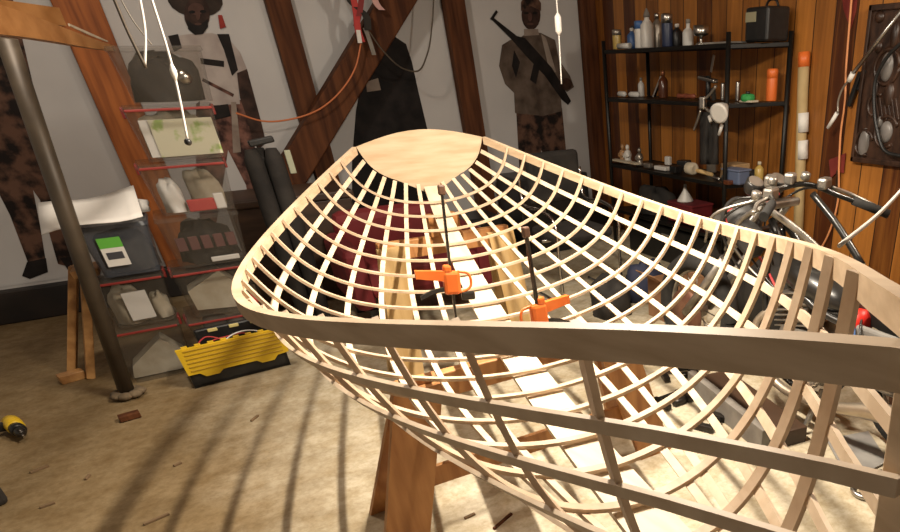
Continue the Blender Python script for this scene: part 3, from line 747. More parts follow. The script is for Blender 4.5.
MB().box((2.75, 5.95, .33), (.7, .5, .66), bev=.012).build('cabinet_body', m_black, ct2); MB().box((2.75, 5.69, .33), (.6, .02, .56), bev=.005).build('front_panel', m_dark, ct2)
MB().tube([V((2.62, 5.675, .36)), V((2.62, 5.665, .46))], .008, 8).build('pull', m_chrome, ct2)

lump('infill_heap', (3.08, 2.95, 0), (.28, .40, .34), m_dark, 'black tarpaulin heap added to darken the floor between the motorcycle and the wooden wall', 'infill', 51)  # this and the next three: dark masses added to darken the floor behind the boat
lump('infill_sack', (2.95, 3.75, 0), (.20, .22, .26), m_dark, 'black sack added to darken the floor in front of the shelf, behind the cardboard box', 'sack', 52)
lump('infill_bag', (2.22, 3.88, 0), (.15, .15, .19), m_dark, 'black bag added to darken the floor before the chrome-framed chair', 'bag', 53)
uc = thing('infill_crate', (3.45, 4.9, 0), 'long black crate added to darken the floor beneath the shelf unit', 'crate')
MB().box((3.45, 4.7, .15), (.3, 1.3, .30), bev=.015).build('crate_body', m_black, uc); MB().box((3.295, 4.7, .22), (.012, .2, .04), bev=.003).build('grip', m_grey, uc)
# ---------------------------------------------------------------- the two bar clamps on the keelson
m_orange = mat('orange_plastic', (.52, .10, .010), (.60, .14, .02), rough=.4, scale=8)
m_bar = mat('black_steel_bar', (.02, .017, .014), (.04, .034, .028), rough=.35, metal=.6, scale=12)
m_woodknob = mat('walnut_knob', (.08, .035, .018), None, rough=.5)
def bar_clamp(pb, pt, fr, hd, label):
    """pb bottom of bar, pt top, fr position of the pistol grip on the bar, hd handle direction"""
    pb = V(pb); pt = V(pt); d = (pt - pb).normalized(); g = pb + (pt - pb) * fr; hd = V(hd); hd = (hd - d * hd.dot(d)).normalized(); s = d.cross(hd)
    t = thing('bar_clamp', pb, label, 'clamp', 'orange bar clamps on the keelson')
    MB().beam(pb, pt, .019, .008, up=hd, bev=.001).build('bar', m_bar, t)
    MB().beam(pt - d * .03 - hd * .0, pt + d * .004, .022, .024, up=hd, bev=.005).build('end_stop', m_woodknob, t)
    Rm = Matrix((hd, s, d)).transposed()
    b = MB().box(g, (.062, .034, .085), Rm, bev=.012).box(g + hd * .012 + d * .05, (.03, .03, .03), Rm, bev=.008).build('grip_body', m_orange, t)
    MB().strip(curve([g + hd * .02 + d * .025, g + hd * .075 + d * .030, g + hd * .125 + d * .034], 5), [d] * 11, [s] * 11, [.036 - .0008 * k for k in range(11)], .026).build('handle', m_orange, t)
    MB().strip(curve([g + hd * .02 - d * .022, g + hd * .07 - d * .03, g + hd * .115 - d * .05], 5), [d] * 11, [s] * 11, .014, .016).build('trigger', m_black, t)
    MB().torus(g - hd * .045, .032, .005, s, 18, 6, -PI / 2, PI / 2) if False else MB().tube(curve([g - hd * .025 + d * .04, g - hd * .062 + d * .03, g - hd * .068 - d * .015, g - hd * .03 - d * .04], 6), .005, 8).build('release_guard', m_orange, t)
    MB().box(g - hd * .055 - d * .05, (.05, .022, .03), Rm, bev=.006).build('moving_jaw', m_bar, t)
    MB().beam(pb + d * .008, pb + d * .008 - hd * .07, .02, .016, bev=.003).build('fixed_jaw', m_bar, t)
    return t
def keel_at(X): return b2w((X, 0, keel(X) - .03))
kc = onz(457, 330, keel_at(8.3).z - .01); kt = ony(441, 186, kc.y + .03)
bar_clamp(kc, kt, .35, (-1, .15, .05), 'orange bar clamp nearer the stern, its handle pointing left')
kc = onz(541, 328, keel_at(9.0).z + .06); kt = ony(525, 228, kc.y + .03)
bar_clamp(kc, kt, .13, (.95, .1, .16), 'orange bar clamp nearer the bow, its handle pointing right')
# ================================================================== wire shelf on the wooden wall
m_shelf = mat('black_shelf_steel', (.010, .009, .008), None, rough=.4, metal=.4)
m_glassw = mat('white_plastic', (.62, .60, .56), None, rough=.35)
m_blue = mat('blue_label', (.05, .12, .30), None, rough=.4)
m_brownb = mat('brown_glass', (.09, .028, .012), None, rough=.2)
m_steel = mat('brushed_steel', (.48, .46, .43), None, rough=.28, metal=1)
m_tin = mat('dull_tin', (.30, .27, .23), (.42, .38, .33), rough=.35, metal=.8, scale=14)
m_navy = mat('navy_label', (.02, .03, .07), None, rough=.4)
m_greenp = mat('green_twine', (.02, .22, .05), (.04, .32, .08), rough=.8, scale=30)
m_orp = mat('orange_can_paint', (.72, .16, .03), None, rough=.4)
m_tan = mat('tan_carton', (.36, .22, .10), (.44, .28, .14), rough=.8, scale=6)
SX0, SX1, SY0, SY1 = 3.25, 3.64, 3.72, 5.50
FY0 = 3.90   # the front legs stand a little further along
LV = (1.60, 1.255, .74, .36)
sh = thing('shelf_unit', (3.45, 4.7, 0), 'black four-tier shelf unit against the wooden wall', 'shelf')
CR = [V((SX0, FY0, 0)), V((SX1, SY0, 0)), V((SX1, SY1 - .05, 0)), V((SX0, SY1 + .02, 0))]
for c in CR: MB().tube([c, c + V((0, 0, 1.66))], .017, 10).build('post', m_shelf, sh)
for z in LV:
    mb = MB().prism([c + V((0, 0, z - .018)) for c in CR], (0, 0, .012))
    for k in range(4): mb.beam(CR[k] + V((0, 0, z - .02)), CR[(k + 1) % 4] + V((0, 0, z - .014)), .016, .026, bev=.003)
    mb.build('tier', m_shelf, sh)

PX = FPX
def spot(u, v, lv, x=3.42):
    q = onx(u, v, x); return V((x, min(max(q.y, SY0 + .04 + .35 * max(0, SX1 - x)), SY1 - .05), LV[lv]))
def hgt(u, v0, v1, x=3.42): return onx(u, v0, x).z - onx(u, v1, x).z
def wid_(p, px): return px / FPX * (p - CAM).length * .93
def bottle(u, v0, v1, wpx, lv, m, label, shape='bottle', capm=None, name=None, x=3.42, cat=None, group='bottles and cans on the shelf'):
    p = spot(u, (v0 + v1) / 2, lv, x); h = hgt(u, v0, v1, x); r = wid_(p, wpx) / 2
    nm = name or ('bottle' if shape != 'can' else 'can')
    t = thing(nm, p, label, cat or nm, group)
    if shape == 'can':
        MB().lathe(p, [(r * .96, 0), (r, .006), (r, h - .01), (r * .9, h)], 14).build('body', m, t)
        if capm: MB().lathe(p + V((0, 0, h * .72)), [(r * 1.03, 0), (r * 1.03, h * .26), (r * .8, h * .3)], 14).build('cap', capm, t)
    else:
        k = .62 if shape == 'bottle' else .5
        MB().lathe(p, [(r * .95, 0), (r, .006), (r, h * k), (r * .75, h * (k + .1)), (r * .36, h * (k + .18)), (r * .34, h * .86)], 14).build('body', m, t)
        MB().lathe(p + V((0, 0, h * .84)), [(r * .42, 0), (r * .42, h * .13), (r * .3, h * .16)], 12).build('cap', capm or m_black, t)
    return t
m_yj = mat('yellow_jar', (.46, .32, .09), None, rough=.3)
bottle(608, 31, 50, 8, 0, m_yj, 'squat yellowish jar at the far left end of the top shelf', 'can', m_tin, 'jar', x=3.34)
bottle(621, 23, 46, 8, 0, m_glassw, 'white bottle with dark neck, second from left on the top shelf', 'bottle', m_black, x=3.5)
p = spot(624, 46, 0, 3.33); MB().tube([p + V((0, .09, .02)), p + V((.02, -.06, .02))], [.02, .02], 12).build('white_tube', m_glassw, None, 'white tube lying flat on the top shelf before the white bottle', 'tube')
bottle(632, 26, 47, 9, 0, m_blue, 'blue bottle with white cap on the top shelf, beside the lying tube', 'bottle', m_glassw, x=3.42)
bottle(639, 20, 47, 8, 0, m_glassw, 'slim white bottle on the top shelf right of the blue bottle', 'can', m_blue, 'bottle', x=3.36)
p = spot(647, 30, 0, 3.40); h = hgt(647, 6, 46, 3.40); w = wid_(p, 12)
t = thing('tall_bottle', p, 'tallest white bottle with a pointed spout on the top shelf', 'bottle', 'bottles and cans on the shelf')
MB().lathe(p, [(w * .5, 0), (w * .52, .01), (w * .5, h * .58), (w * .2, h * .72), (w * .17, h * .80)], 14).build('body', m_glassw, t); MB().lathe(p + V((0, 0, h * .78)), [(w * .26, 0), (w * .22, h * .08), (w * .05, h * .22)], 12).build('spout', m_grey, t)
bottle(657, 10, 45, 10, 0, m_tin, 'grey metal flask right of the tallest white bottle on the top shelf', 'bottle', m_steel, x=3.5)
bottle(667, 11, 44, 10, 0, m_navy, 'dark blue spray can with a grey cap on the top shelf', 'can', m_steel, x=3.38)
bottle(677, 20, 43, 10, 0, m_black, 'black bottle in the middle of the top shelf, right of the spray can', 'bottle', m_glassw, x=3.45)
bottle(688, 16, 43, 10, 0, m_glassw, 'white thin-necked bottle between the black bottle and the metal goblet', 'tall', m_grey, x=3.42)
p = spot(701, 40, 0, 3.42); r = wid_(p, 14) / 2; h = hgt(701, 21, 41, 3.42)
t = thing('metal_goblet', p, 'silver metal goblet at the right end of the row of bottles on the top shelf', 'goblet')
MB().lathe(p, [(r * .7, 0), (r * .6, .01), (r * .2, .02), (r * .2, h * .42), (r * .9, h * .5), (r, h * .6), (r, h)], 16).build('cup', m_steel, t)
a = spot(728, 40, 0, 3.42); MB().box((3.44, a.y + .02, 1.606), (.24, .28, .010), .05).build('flat_sheet', m_grey, None, 'flat grey sheet lying on the top shelf before the black case', 'sheet')
a = onx(771, 45, 3.53); hz = hgt(771, 9, 44, 3.53)
bc = thing('black_case', (3.53, a.y, 1.6), 'black case with a pale label at the right end of the top shelf', 'case')
MB().box((3.53, max(a.y, SY0 + .12), 1.602 + hz / 2), (.2, .22, hz), bev=.015).build('case_body', m_black, bc)
MB().box((3.428, max(a.y, SY0 + .12) + .05, 1.602 + hz * .72), (.006, .10, hz * .28)).build('pale_label', mat('olive_label', (.30, .28, .18), None), bc, 'pale olive label')
MB().tube(curve([V((3.53, a.y - .05, 1.6 + hz)), V((3.53, a.y - .03, 1.63 + hz)), V((3.53, a.y + .05, 1.63 + hz)), V((3.53, a.y + .07, 1.6 + hz))], 5), .008, 8).build('carry_handle', m_black, bc)
# second tier
for k, (u, v, l, an, lab) in enumerate(((618, 90, .16, 1.4, 'white tube lying at the left end of the second shelf'), (634, 92, .13, 1.7, 'shorter white tube lying on the second shelf beside the small bottle'))):
    p = spot(u, v, 1, 3.36); d = V((math.cos(an), math.sin(an), 0)) * l / 2; MB().lathe(p + V((0, 0, .022)) - d, [(.008, 0), (.02, .01), (.021, l * .8), (.012, l)], 12, d).build('white_tube', m_glassw, None, lab, 'tube')
bottle(641, 73, 92, 6, 1, m_glassw, 'small white bottle on the second shelf left of the dark post', 'bottle', m_grey, x=3.5)
p = spot(657, 92, 1, 3.42); MB().beam(p + V((0, .05, .005)), p + V((.03, -.03, .15)), .035, .015, bev=.003).build('leaning_file', m_steel, None, 'flat steel tool leaning between the post and the brown bottle', 'tool')
bottle(663, 66, 93, 9, 1, m_brownb, 'brown glass bottle on the second shelf', 'bottle', mat('copper_cap', (.3, .12, .06), None, rough=.4, metal=.6), x=3.46)
p = spot(686, 96, 1, 3.40)
for k, (dy, lab) in enumerate(((.05, 'reddish turned wooden chisel lying on the second shelf, left one'), (-.05, 'reddish turned wooden chisel lying on the second shelf, right one'))):
    MB().lathe(p + V((0, dy + .07, .02)), [(.008, 0), (.019, .02), (.014, .07), (.018, .11), (.006, .13)], 12, (.1, -1, .02)).build('turned_chisel', mat('red_wood', (.22, .06, .03), None, rough=.5), None, lab, 'handle')
# drawknife-like white iron standing on its blade
p = spot(708, 88, 1, 3.40)
t = thing('hand_plane', p, 'grey iron hand plane with upright blade above the clip lamp', 'hand plane')
q1, q2 = onx(700, 71, 3.40), onx(716, 75, 3.40)
MB().beam(V((3.40, q1.y, q1.z - .04)), V((3.40, q2.y, q2.z - .04)), .05, .025, bev=.008).build('sole', m_steel, t)
MB().beam(onx(711, 72, 3.40), onx(714, 55, 3.40), .022, .008, up=(1, 0, 0), bev=.002).build('blade', m_steel, t)
MB().tube([V((3.40, p.y, LV[1])), V((3.40, p.y, q1.z - .03))], .018, 10).build('stand', m_black, t)
for k, (u, v0, v1, lab) in enumerate(((723, 74, 92, 'shortest steel cylinder in the row of three right of the hand plane'), (728, 56, 90, 'tallest steel cylinder, beside the shelf post'), (738, 72, 92, 'steel cylinder nearest the green twine'))):
    bottle(u, v0, v1, 4, 1, m_steel, lab, 'can', None, 'steel_cylinder', x=3.44, cat='cylinder', group='steel cylinders on the second shelf')
p = spot(748, 93, 1, 3.40); t = thing('twine_spool', p, 'green spool of twine on the second shelf', 'spool')
MB().lathe(p, [(.03, 0), (.045, .008), (.05, .025), (.045, .045), (.028, .05)], 16).build('twine', m_greenp, t); MB().lathe(p + V((0, 0, .045)), [(.016, 0), (.016, .02)], 10).build('core', m_black, t)
p = spot(760, 97, 1, 3.40); MB().box(p + V((0, 0, .006)), (.07, .12, .012), .1, bev=.002).build('pale_card', m_cloth, None, 'pale card lying between the green twine and the orange can', 'card')
bottle(772, 68, 100, 10, 1, m_orp, 'bright orange can at the right end of the second shelf', 'can', m_orp, x=3.58)
# clip lamp on the front edge of the second tier
q = onx(722, 110, 3.14)
cl = thing('clip_lamp', onx(716, 96, 3.24), 'clip-on work lamp with a white shade hanging off the second shelf', 'lamp')
MB().lathe(q + V((.05, .02, .02)), [(.02, 0), (.035, .03), (.062, .09), (.066, .11), (.05, .112)], 18, (-.85, -.35, -.35)).build('shade', m_glassw, cl)
MB().box(onx(703, 103, 3.18), (.05, .05, .08), .4, bev=.012).build('socket', m_steel, cl)
for pts in ([(704, 100), (712, 92), (716, 86)], [(705, 108), (711, 112), (717, 108)], [(701, 110), (697, 122), (694, 130)]):
    MB().tube(curve([onx(u, v, 3.19) for u, v in pts], 5), .010, 8).build('arm', m_tin, cl)
for pts in ([(709, 116), (711, 122)], [(722, 125), (719, 135)]):
    MB().tube([onx(u, v, 3.17) for u, v in pts], .012, 8).build('clip_jaw', m_glassw, cl)
MB().beam(onx(713, 88, 3.20), onx(714, 100, 3.22), .03, .03, bev=.006).build('clip', m_black, cl)
# dark cloth hanging under the lamp
mb = MB(); P_ = []
for i in range(8):
    P_.append([onx(700 + 2.6 * j + (i % 2) * .4, 112 + i * 7.5, 3.22 + .03 * math.sin(j * 1.7 + i * .3)) for j in range(8)])
mb.grid(P_).build('hanging_rag', m_dark, None, 'black rag hanging from the second shelf behind the clip lamp', 'rag', solid=.006)
# third tier
def figurine(u, v0, v1, m, label):
    p = spot(u, (v0 + v1) / 2, 2, 3.34); h = hgt(u, v0, v1, 3.34) * .95; t = thing('figurine', p, label, 'figurine', 'figurines on the third shelf')
    MB().lathe(p, [(h * .22, 0), (h * .26, h * .05), (h * .17, h * .2), (h * .22, h * .42), (h * .16, h * .6), (h * .07, h * .66)], 14).build('body', m, t)
    MB().ball(p + V((0, 0, h * .78)), (h * .11, h * .11, h * .14)).build('head', m, t)
    for s in (-1, 1): MB().tube(curve([p + V((0, s * h * .17, h * .55)), p + V((-h * .1, s * h * .26, h * .4)), p + V((-h * .18, s * h * .1, h * .34))], 4), h * .05, 8).build('arm', m, t)
figurine(614, 131, 152, mat('ochre_clay', (.36, .20, .09), None, rough=.5), 'ochre figurine, leftmost on the third shelf')
figurine(627, 130, 152, m_glassw, 'white figurine on the third shelf, between the ochre and grey ones')
figurine(639, 130, 151, m_tin, 'grey figurine on the third shelf, beside the dark post')
a = spot(630, 152, 2, 3.34)
MB().box((3.29, a.y, .762), (.06, .42, .014), bev=.003).build('pale_lath', m_cloth, None, 'pale slat lying along the front of the third shelf below the figurines', 'slat')
for k, (u, v, sx, sy, sz, m, nm, lab, cat) in enumerate((
    (662, 152, .06, .16, .03, m_glassw, 'white_tube_roll', 'white roll lying at the middle of the third shelf', 'roll'),
    (676, 158, .08, .08, .05, m_black, 'black_socket_set', 'small black box on the third shelf behind the white roll', 'box'),
    (735, 166, .16, .16, .11, m_tan, 'tan_carton', 'tan carton on the third shelf behind the blue tub', 'box'),
    (768, 176, .20, .06, .03, m_brownb, 'brown_block', 'low brown block at the right end of the third shelf', 'block'))):
    p = spot(u, v, 2, 3.45 if nm == 'tan_carton' else 3.33); MB().box(p + V((0, 0, sz / 2)), (sx, sy, sz), .05, bev=.006).build(nm, m, None, lab, cat)
# clumps of small tools on this tier
t_p = spot(700, 170, 2, 3.34)
hb2 = thing('wooden_mallet', t_p, 'pale wooden mallet lying on the third shelf left of the tan carton', 'mallet')
MB().lathe(t_p + V((-.02, .14, .05)), [(.03, 0), (.045, .015), (.045, .09), (.03, .105)], 14, (0, -.4, .9) if False else (0, -1, 0)).build('head', m_cloth, hb2)
MB().lathe(t_p + V((-.01, .09, .045)), [(.012, 0), (.016, .09), (.013, .22)], 10, (.15, -1, -.1)).build('handle', m_ytim if 'm_ytim' in globals() else m_cloth, hb2)
p = spot(744, 178, 2, 3.33); t = thing('blue_tub', p, 'blue-grey plastic tub at the front of the third shelf', 'tub')
MB().box(p + V((0, 0, .045)), (.11, .18, .09), .03, bev=.012).build('tub_body', mat('blue_grey_tub', (.10, .13, .21), None, rough=.4), t); MB().box(p + V((0, 0, .094)), (.125, .195, .012), .03, bev=.004).build('rim', mat('blue_grey_rim', (.13, .16, .25), None, rough=.4), t)
bottle(765, 149, 170, 9, 2, m_yj, 'yellowish bottle at the right of the third shelf', 'bottle', m_cloth, x=3.5)
lump('black_glove', spot(751, 164, 2, 3.52), (.07, .07, .05), m_dark, 'black work glove on the third shelf left of the yellowish bottle', 'glove', 41)
p = spot(718, 178, 2, 3.31); MB().lathe(p + V((0, .05, .015)), [(.012, 0), (.015, .01), (.015, .07), (.008, .08)], 10, (0, -1, 0)).build('spark_plug', m_steel, None, 'small steel plug lying at the front corner of the third shelf', 'plug')
for k, (u, v, m, sx, sy, sz, lab) in enumerate(((648, 152, m_tin, .05, .09, .04, 'dull tin block on the third shelf right of the grey figurine'), (668, 150, m_glassw, .04, .06, .07, 'small white block on the third shelf behind the white roll'), (684, 164, m_black, .09, .10, .06, 'black block on the third shelf left of the mallet'),
    (712, 168, m_tin, .06, .08, .08, 'grey block on the third shelf between the mallet and tan carton'), (726, 180, m_black, .05, .07, .05, 'small black block at the front corner of the third shelf'), (756, 178, m_cloth, .05, .08, .03, 'cream block on the third shelf beside the blue-grey tub'))):
    p = spot(u, v, 2, 3.54 if k in (1, 2, 3) else 3.31); MB().box(p + V((0, 0, sz / 2)), (sx, sy, sz), .2 * k, bev=.01).build('hardware_box', m, None, lab, 'box', 'small boxes on the third shelf')
# lowest tier
p = spot(690, 190, 3, 3.42)
rb_ = thing('red_box', p, 'dark red box on the lowest shelf', 'box'); MB().box(p + V((0, 0, .07)), (.22, .34, .14), bev=.01).build('box_body', m_rch, rb_); MB().box(p + V((0, 0, .145)), (.23, .35, .02), bev=.006).build('lid', m_rch, rb_)
t = thing('white_funnel', p + V((-.02, .04, .155)), 'white funnel standing on the dark red box', 'funnel'); MB().lathe(p + V((-.02, .04, .158)), [(.07, 0), (.068, .008), (.018, .085), (.012, .13)], 16).build('cone', m_glassw, t)
lump('grey_sack', spot(722, 205, 3, 3.40), (.12, .14, .1), m_grey, 'grey sack at the right end of the lowest shelf', 'sack', 43)
lump('dark_sack', spot(655, 180, 3, 3.42), (.14, .2, .16), m_dark, 'dark sack at the left end of the lowest shelf', 'sack', 44)

# ================================================================== things on the wooden wall
m_tube = mat('kraft_tube', (.42, .30, .14), (.52, .39, .2), rough=.6, scale=6)
xw = XW - .045
a = onx(802, 190, xw); b = onx(804, 52, xw)
ct = thing('mailing_tube', (xw, a.y, 0), 'long kraft mailing tube with pale bands standing against the wooden wall', 'tube')
MB().tube([V((xw, a.y + (a.y - b.y) * .35, 0)), b], .037, 18).build('tube_body', m_tube, ct)
def band(t0, t1, m, nm): MB().tube([b.lerp(a, t0), b.lerp(a, t1)], .0385, 18).build(nm, m, ct)
band(-.0, .10, m_orp, 'orange_band'); band(.42, .56, m_white, 'paper_label'); band(.62, .76, m_white, 'paper_label')
m_carv = mat('carved_ebony', (.022, .010, .006), (.06, .028, .016), rough=.4, scale=7, stretch=(4, 4, 1))
m_carv2 = mat('carved_grey_inlay', (.14, .13, .12), (.22, .20, .19), rough=.35, scale=10)
y1, z0, z1 = 3.10, .925, 1.76; y0 = 2.62
cp = thing('hanging_carving', (XW, (y0 + y1) / 2, z0), 'dark carved wood relief panel hung on the wooden wall at right', 'carving')
xs = XW - .0005
MB().box((xs - .016, (y0 + y1) / 2, (z0 + z1) / 2), (.032, y1 - y0, z1 - z0), bev=.006).build('board', m_carv, cp)
mb = MB()
fr = MB().box((xs - .04, (y0 + y1) / 2, z0 + .015), (.02, y1 - y0, .03), bev=.004).box((xs - .04, (y0 + y1) / 2, z1 - .015), (.02, y1 - y0, .03), bev=.004).box((xs - .04, y0 + .012, (z0 + z1) / 2), (.02, .024, z1 - z0), bev=.004).box((xs - .04, y1 - .012, (z0 + z1) / 2), (.02, .024, z1 - z0), bev=.004)
fr.build('border', m_carv, cp)
def relief(u, v, ry, rz, m, nm): 
    q = onx(u, v, xs - .032); MB().ball((xs - .032, q.y, q.z), (.022, ry, rz), 16, 10).build(nm, m, cp)
for u, v, ry, rz, m, nm in ((887, 67, .045, .075, m_carv2, 'oval_boss'), (880, 122, .020, .032, m_carv2, 'small_boss'), (864, 143, .042, .085, m_carv2, 'oval_boss'), (886, 132, .050, .060, m_carv2, 'oval_boss'), (879, 47, .028, .035, m_carv, 'small_boss'), (880, 17, .035, .03, m_carv, 'small_boss'), (889, 95, .04, .07, m_carv, 'oval_boss'), (876, 92, .018, .08, m_carv, 'ridge'), (895, 35, .03, .07, m_carv, 'ridge')):
    relief(u, v, ry, rz, m, nm)
for u, v, R1, a0, a1 in ((864, 143, .07, .3, 5.2), (886, 132, .085, .4, 5.4), (887, 67, .09, 0, 6.28), (876, 105, .06, 1, 4.5)):
    q = onx(u, v, xs - .034); MB().torus((xs - .034, q.y, q.z), R1, .012, (1, 0, 0), 24, 8, a0, a1).build('carved_ring', m_carv, cp)
for k in range(6):
    u = 876 + 4 * k; MB().beam(onx(u, 98, xs - .036), onx(u + 3, 120, xs - .036), .010, .014, up=(1, 0, 0), bev=.003).build('groove_ridge', m_carv, cp)
# black hose draped over the panel
xh = xs - .09
hs = thing('hanging_hose', onx(872, 70, xh), 'black rubber hose looped over the carved panel', 'hose')
MB().tube(curve([onx(905, 40, xh), onx(888, 56, xh), onx(876, 78, xh), onx(874, 104, xh), onx(877, 130, xh), onx(884, 150, xh), onx(905, 157, xh)], 6), .011, 8).build('hose', m_black, hs)
# pry rod
xr = XW - .12
pr_ = thing('hanging_rod', onx(840, 90, xr), 'grey steel rod with a pale hooked end hung across the wooden wall', 'rod')
MB().tube([onx(908, 2, xr), onx(851, 76, xr)], .012, 10).build('shaft', m_steel, pr_)
MB().tube([onx(853, 73, xr), onx(849, 81, xr)], .017, 10).build('ferrule', m_white, pr_)
MB().tube(curve([onx(851, 77, xr), onx(841, 92, xr), onx(838, 103, xr), onx(838, 113, xr)], 5), .007, 8).build('wire_shank', m_tin, pr_)
MB().tube([onx(837, 113, xr), onx(828, 128, xr)], .013, 10).build('pale_tip', m_white, pr_)
ib = thing('iron_bracket', onx(852, 95, XW - .03), 'black iron bracket on the wooden wall beside the carved panel', 'bracket')
MB().beam(onx(861, 72, XW - .03), onx(849, 106, XW - .03), .03, .03, bev=.004).build('arm', m_black, ib); MB().beam(onx(858, 90, XW - .03), onx(866, 70, XW - .03), .02, .02, bev=.003).build('strut', m_black, ib)
# orange extension cord
xo = XW - .03
cord('orange_flex', [onx(853, -20, xo), onx(849, 30, xo), onx(846, 70, xo), onx(845, 100, xo), onx(841, 130, xo), onx(839, 165, xo), onx(838, 200, xo), onx(828, 235, xo), onx(812, 262, xo)], .007, mat('orange_flex', (.72, .30, .12), None, rough=.5), 'orange extension cord hanging down the wooden wall left of the carved panel')
pn = thing('hanging_pennant', onx(850, 10, XW - .01), 'dark red felt pennant pinned high on the wooden wall', 'pennant')
MB().prism([onx(842, -6, XW - .001), onx(858, -6, XW - .001), onx(856, 12, XW - .001), onx(851, 29, XW - .001), (onx(844, 10, XW - .001))], (-.004, 0, 0)).build('felt', mat('red_felt', (.16, .018, .014), (.22, .03, .02), rough=.9), pn)
rp = thing('red_flag', onx(837, 165, XW - .01), 'dark red patch with a stick, low on the wooden wall beside the mailing tube', 'flag')
MB().prism([onx(829, 160, XW - .010), onx(846, 153, XW - .010), onx(844, 173, XW - .010), onx(838, 172, XW - .010), onx(831, 178, XW - .010)], (-.004, 0, 0)).build('cloth', mat('red_felt', (1, 0, 0)), rp)
MB().beam(onx(838, 170, XW - .02), onx(836, 214, XW - .02), .022, .014, bev=.003).build('stick', m_carv, rp)

# ================================================================== motorcycle
m_mblk = mat('motorcycle_black', (.012, .011, .010), None, rough=.3, coat=.3)
m_alu = mat('cast_aluminium', (.26, .24, .21), (.44, .41, .37), rough=.38, metal=.85, scale=16)
m_tyre = mat('tyre_rubber', (.012, .011, .010), (.022, .020, .018), rough=.85, scale=30)
m_pipe = mat('exhaust_steel', (.42, .34, .25), (.55, .47, .37), rough=.35, metal=.8, scale=6)
mc = thing('motorcycle', (2.22, 2.0, 0), 'partly dismantled dark motorcycle parked between the boat and the wooden wall', 'motorcycle')
fw = V((2.16, 2.80, .315)); rw = V((2.27, 1.36, .31))
for c, nm in ((fw, 'front_wheel'), (rw, 'rear_wheel')):
    wv = MB().torus(c, .265, .05, (1, .05, 0), 36, 10).build(nm, m_tyre, mc)
    MB().torus(c, .222, .014, (1, .05, 0), 32, 8).build('rim', m_alu, wv)
    MB().lathe(c - V((.06, .003, 0)), [(.02, 0), (.05, .02), (.045, .1), (.02, .12)], 14, (1, .05, 0)).build('hub', m_alu, wv)
    for k in range(12):
        a = 2 * PI * k / 12; e = V((.0, math.cos(a), math.sin(a))); MB().tube([c + e * .04 + V((.02 * (-1) ** k, 0, 0)), c + e * .215], .003, 6).build('spoke', m_steel, wv)
    MB().lathe(c - V((.085, 0, 0)), [(.05, 0), (.13, .001), (.13, .006), (.05, .007)], 28, (1, .05, 0)).build('brake_disc', mat('rusty_disc', (.16, .07, .045), (.26, .14, .09), rough=.45, metal=.6, scale=9), wv)
hc = V((2.20, 2.26, .955))
for s in (-1, 1):
    o = V((s * .085, 0, 0))
    MB().tube([fw + o, fw + o + (hc - fw) * .55], .024, 12).build('fork_slider', m_alu, mc)
    MB().tube([fw + o + (hc - fw) * .5, hc + o + V((0, -.01, .0))], .018, 12).build('fork_tube', m_steel, mc)
MB().box(hc + V((0, 0, -.01)), (.23, .07, .035), bev=.01).build('top_yoke', m_alu, mc)
MB().box(hc + V((0, .07, -.14)), (.23, .07, .03), bev=.01).build('lower_yoke', m_mblk, mc)
pts = [V((1.90, 2.02, .965)), V((2.0, 2.08, .995)), V((2.10, 2.22, 1.015)), V((2.20, 2.25, 1.01)), V((2.32, 2.22, 1.02)), V((2.46, 2.12, .965)), V((2.64, 1.99, .885))]
MB().tube(curve(pts, 6), .012, 10).build('handlebar', m_mblk, mc)
MB().tube([V((2.51, 2.085, .945)), V((2.65, 1.985, .882))], [.019, .021], 12).build('grip', m_tyre, mc); MB().tube([V((1.99, 2.075, .993)), V((1.89, 2.015, .962))], [.019, .021], 12).build('grip', m_tyre, mc)
for p0, p1, p2 in ((V((2.44, 2.16, 1.0)), V((2.54, 2.14, .965)), V((2.64, 2.06, .91))), (V((2.04, 2.15, 1.0)), V((1.96, 2.13, .99)), V((1.89, 2.08, .965)))):
    MB().tube(curve([p0, p1, p2], 5), [.009] * 11, 8).build('lever', m_alu, mc)
for c, sz in ((V((2.40, 2.17, 1.02)), (.07, .05, .05)), (V((2.06, 2.16, 1.015)), (.07, .05, .05)), (V((2.26, 2.25, 1.045)), (.05, .05, .05)), (V((2.14, 2.25, 1.045)), (.05, .05, .05))):
    MB().box(c, sz, .3, bev=.012).build('switch_block', m_alu, mc)
ca = MB().lathe(V((2.13, 2.36, .99)), [(.04, 0), (.045, .01), (.045, .05), (.038, .055)], 16, (0, -.5, .85)).build('gauge', m_mblk, mc); MB().lathe(V((2.13, 2.335, 1.036)), [(.036, 0), (.036, .004)], 16, (0, -.5, .85)).build('gauge_face', m_tin, ca)
ca = MB().lathe(V((2.27, 2.36, .99)), [(.04, 0), (.045, .01), (.045, .05), (.038, .055)], 16, (0, -.5, .85)).build('gauge', m_mblk, mc); MB().lathe(V((2.27, 2.335, 1.036)), [(.036, 0), (.036, .004)], 16, (0, -.5, .85)).build('gauge_face', m_tin, ca)
MB().lathe(V((2.18, 2.38, .85)), [(.03, 0), (.08, .03), (.10, .10), (.102, .14), (.09, .15)], 20, (0, 1, -.05)).build('headlamp', mat('dull_black', (.03, .028, .026), None, rough=.55), mc)
MB().tube(curve([V((2.05, 2.18, 1.0)), V((1.98, 2.3, .98)), V((2.02, 2.42, .85)), V((2.14, 2.3, .6)), V((2.16, 2.1, .5))], 6), .006, 8).build('clutch_cable', m_mblk, mc)
MB().tube(curve([V((2.40, 2.18, 1.0)), V((2.42, 2.34, .97)), V((2.32, 2.45, .85)), V((2.24, 2.3, .65))], 6), .006, 8).build('brake_hose', m_mblk, mc)
MB().tube(curve([V((2.03, 2.2, .99)), V((1.9, 2.35, .92)), V((1.94, 2.46, .78))], 6), .007, 8).build('loose_cable', m_alu, mc)
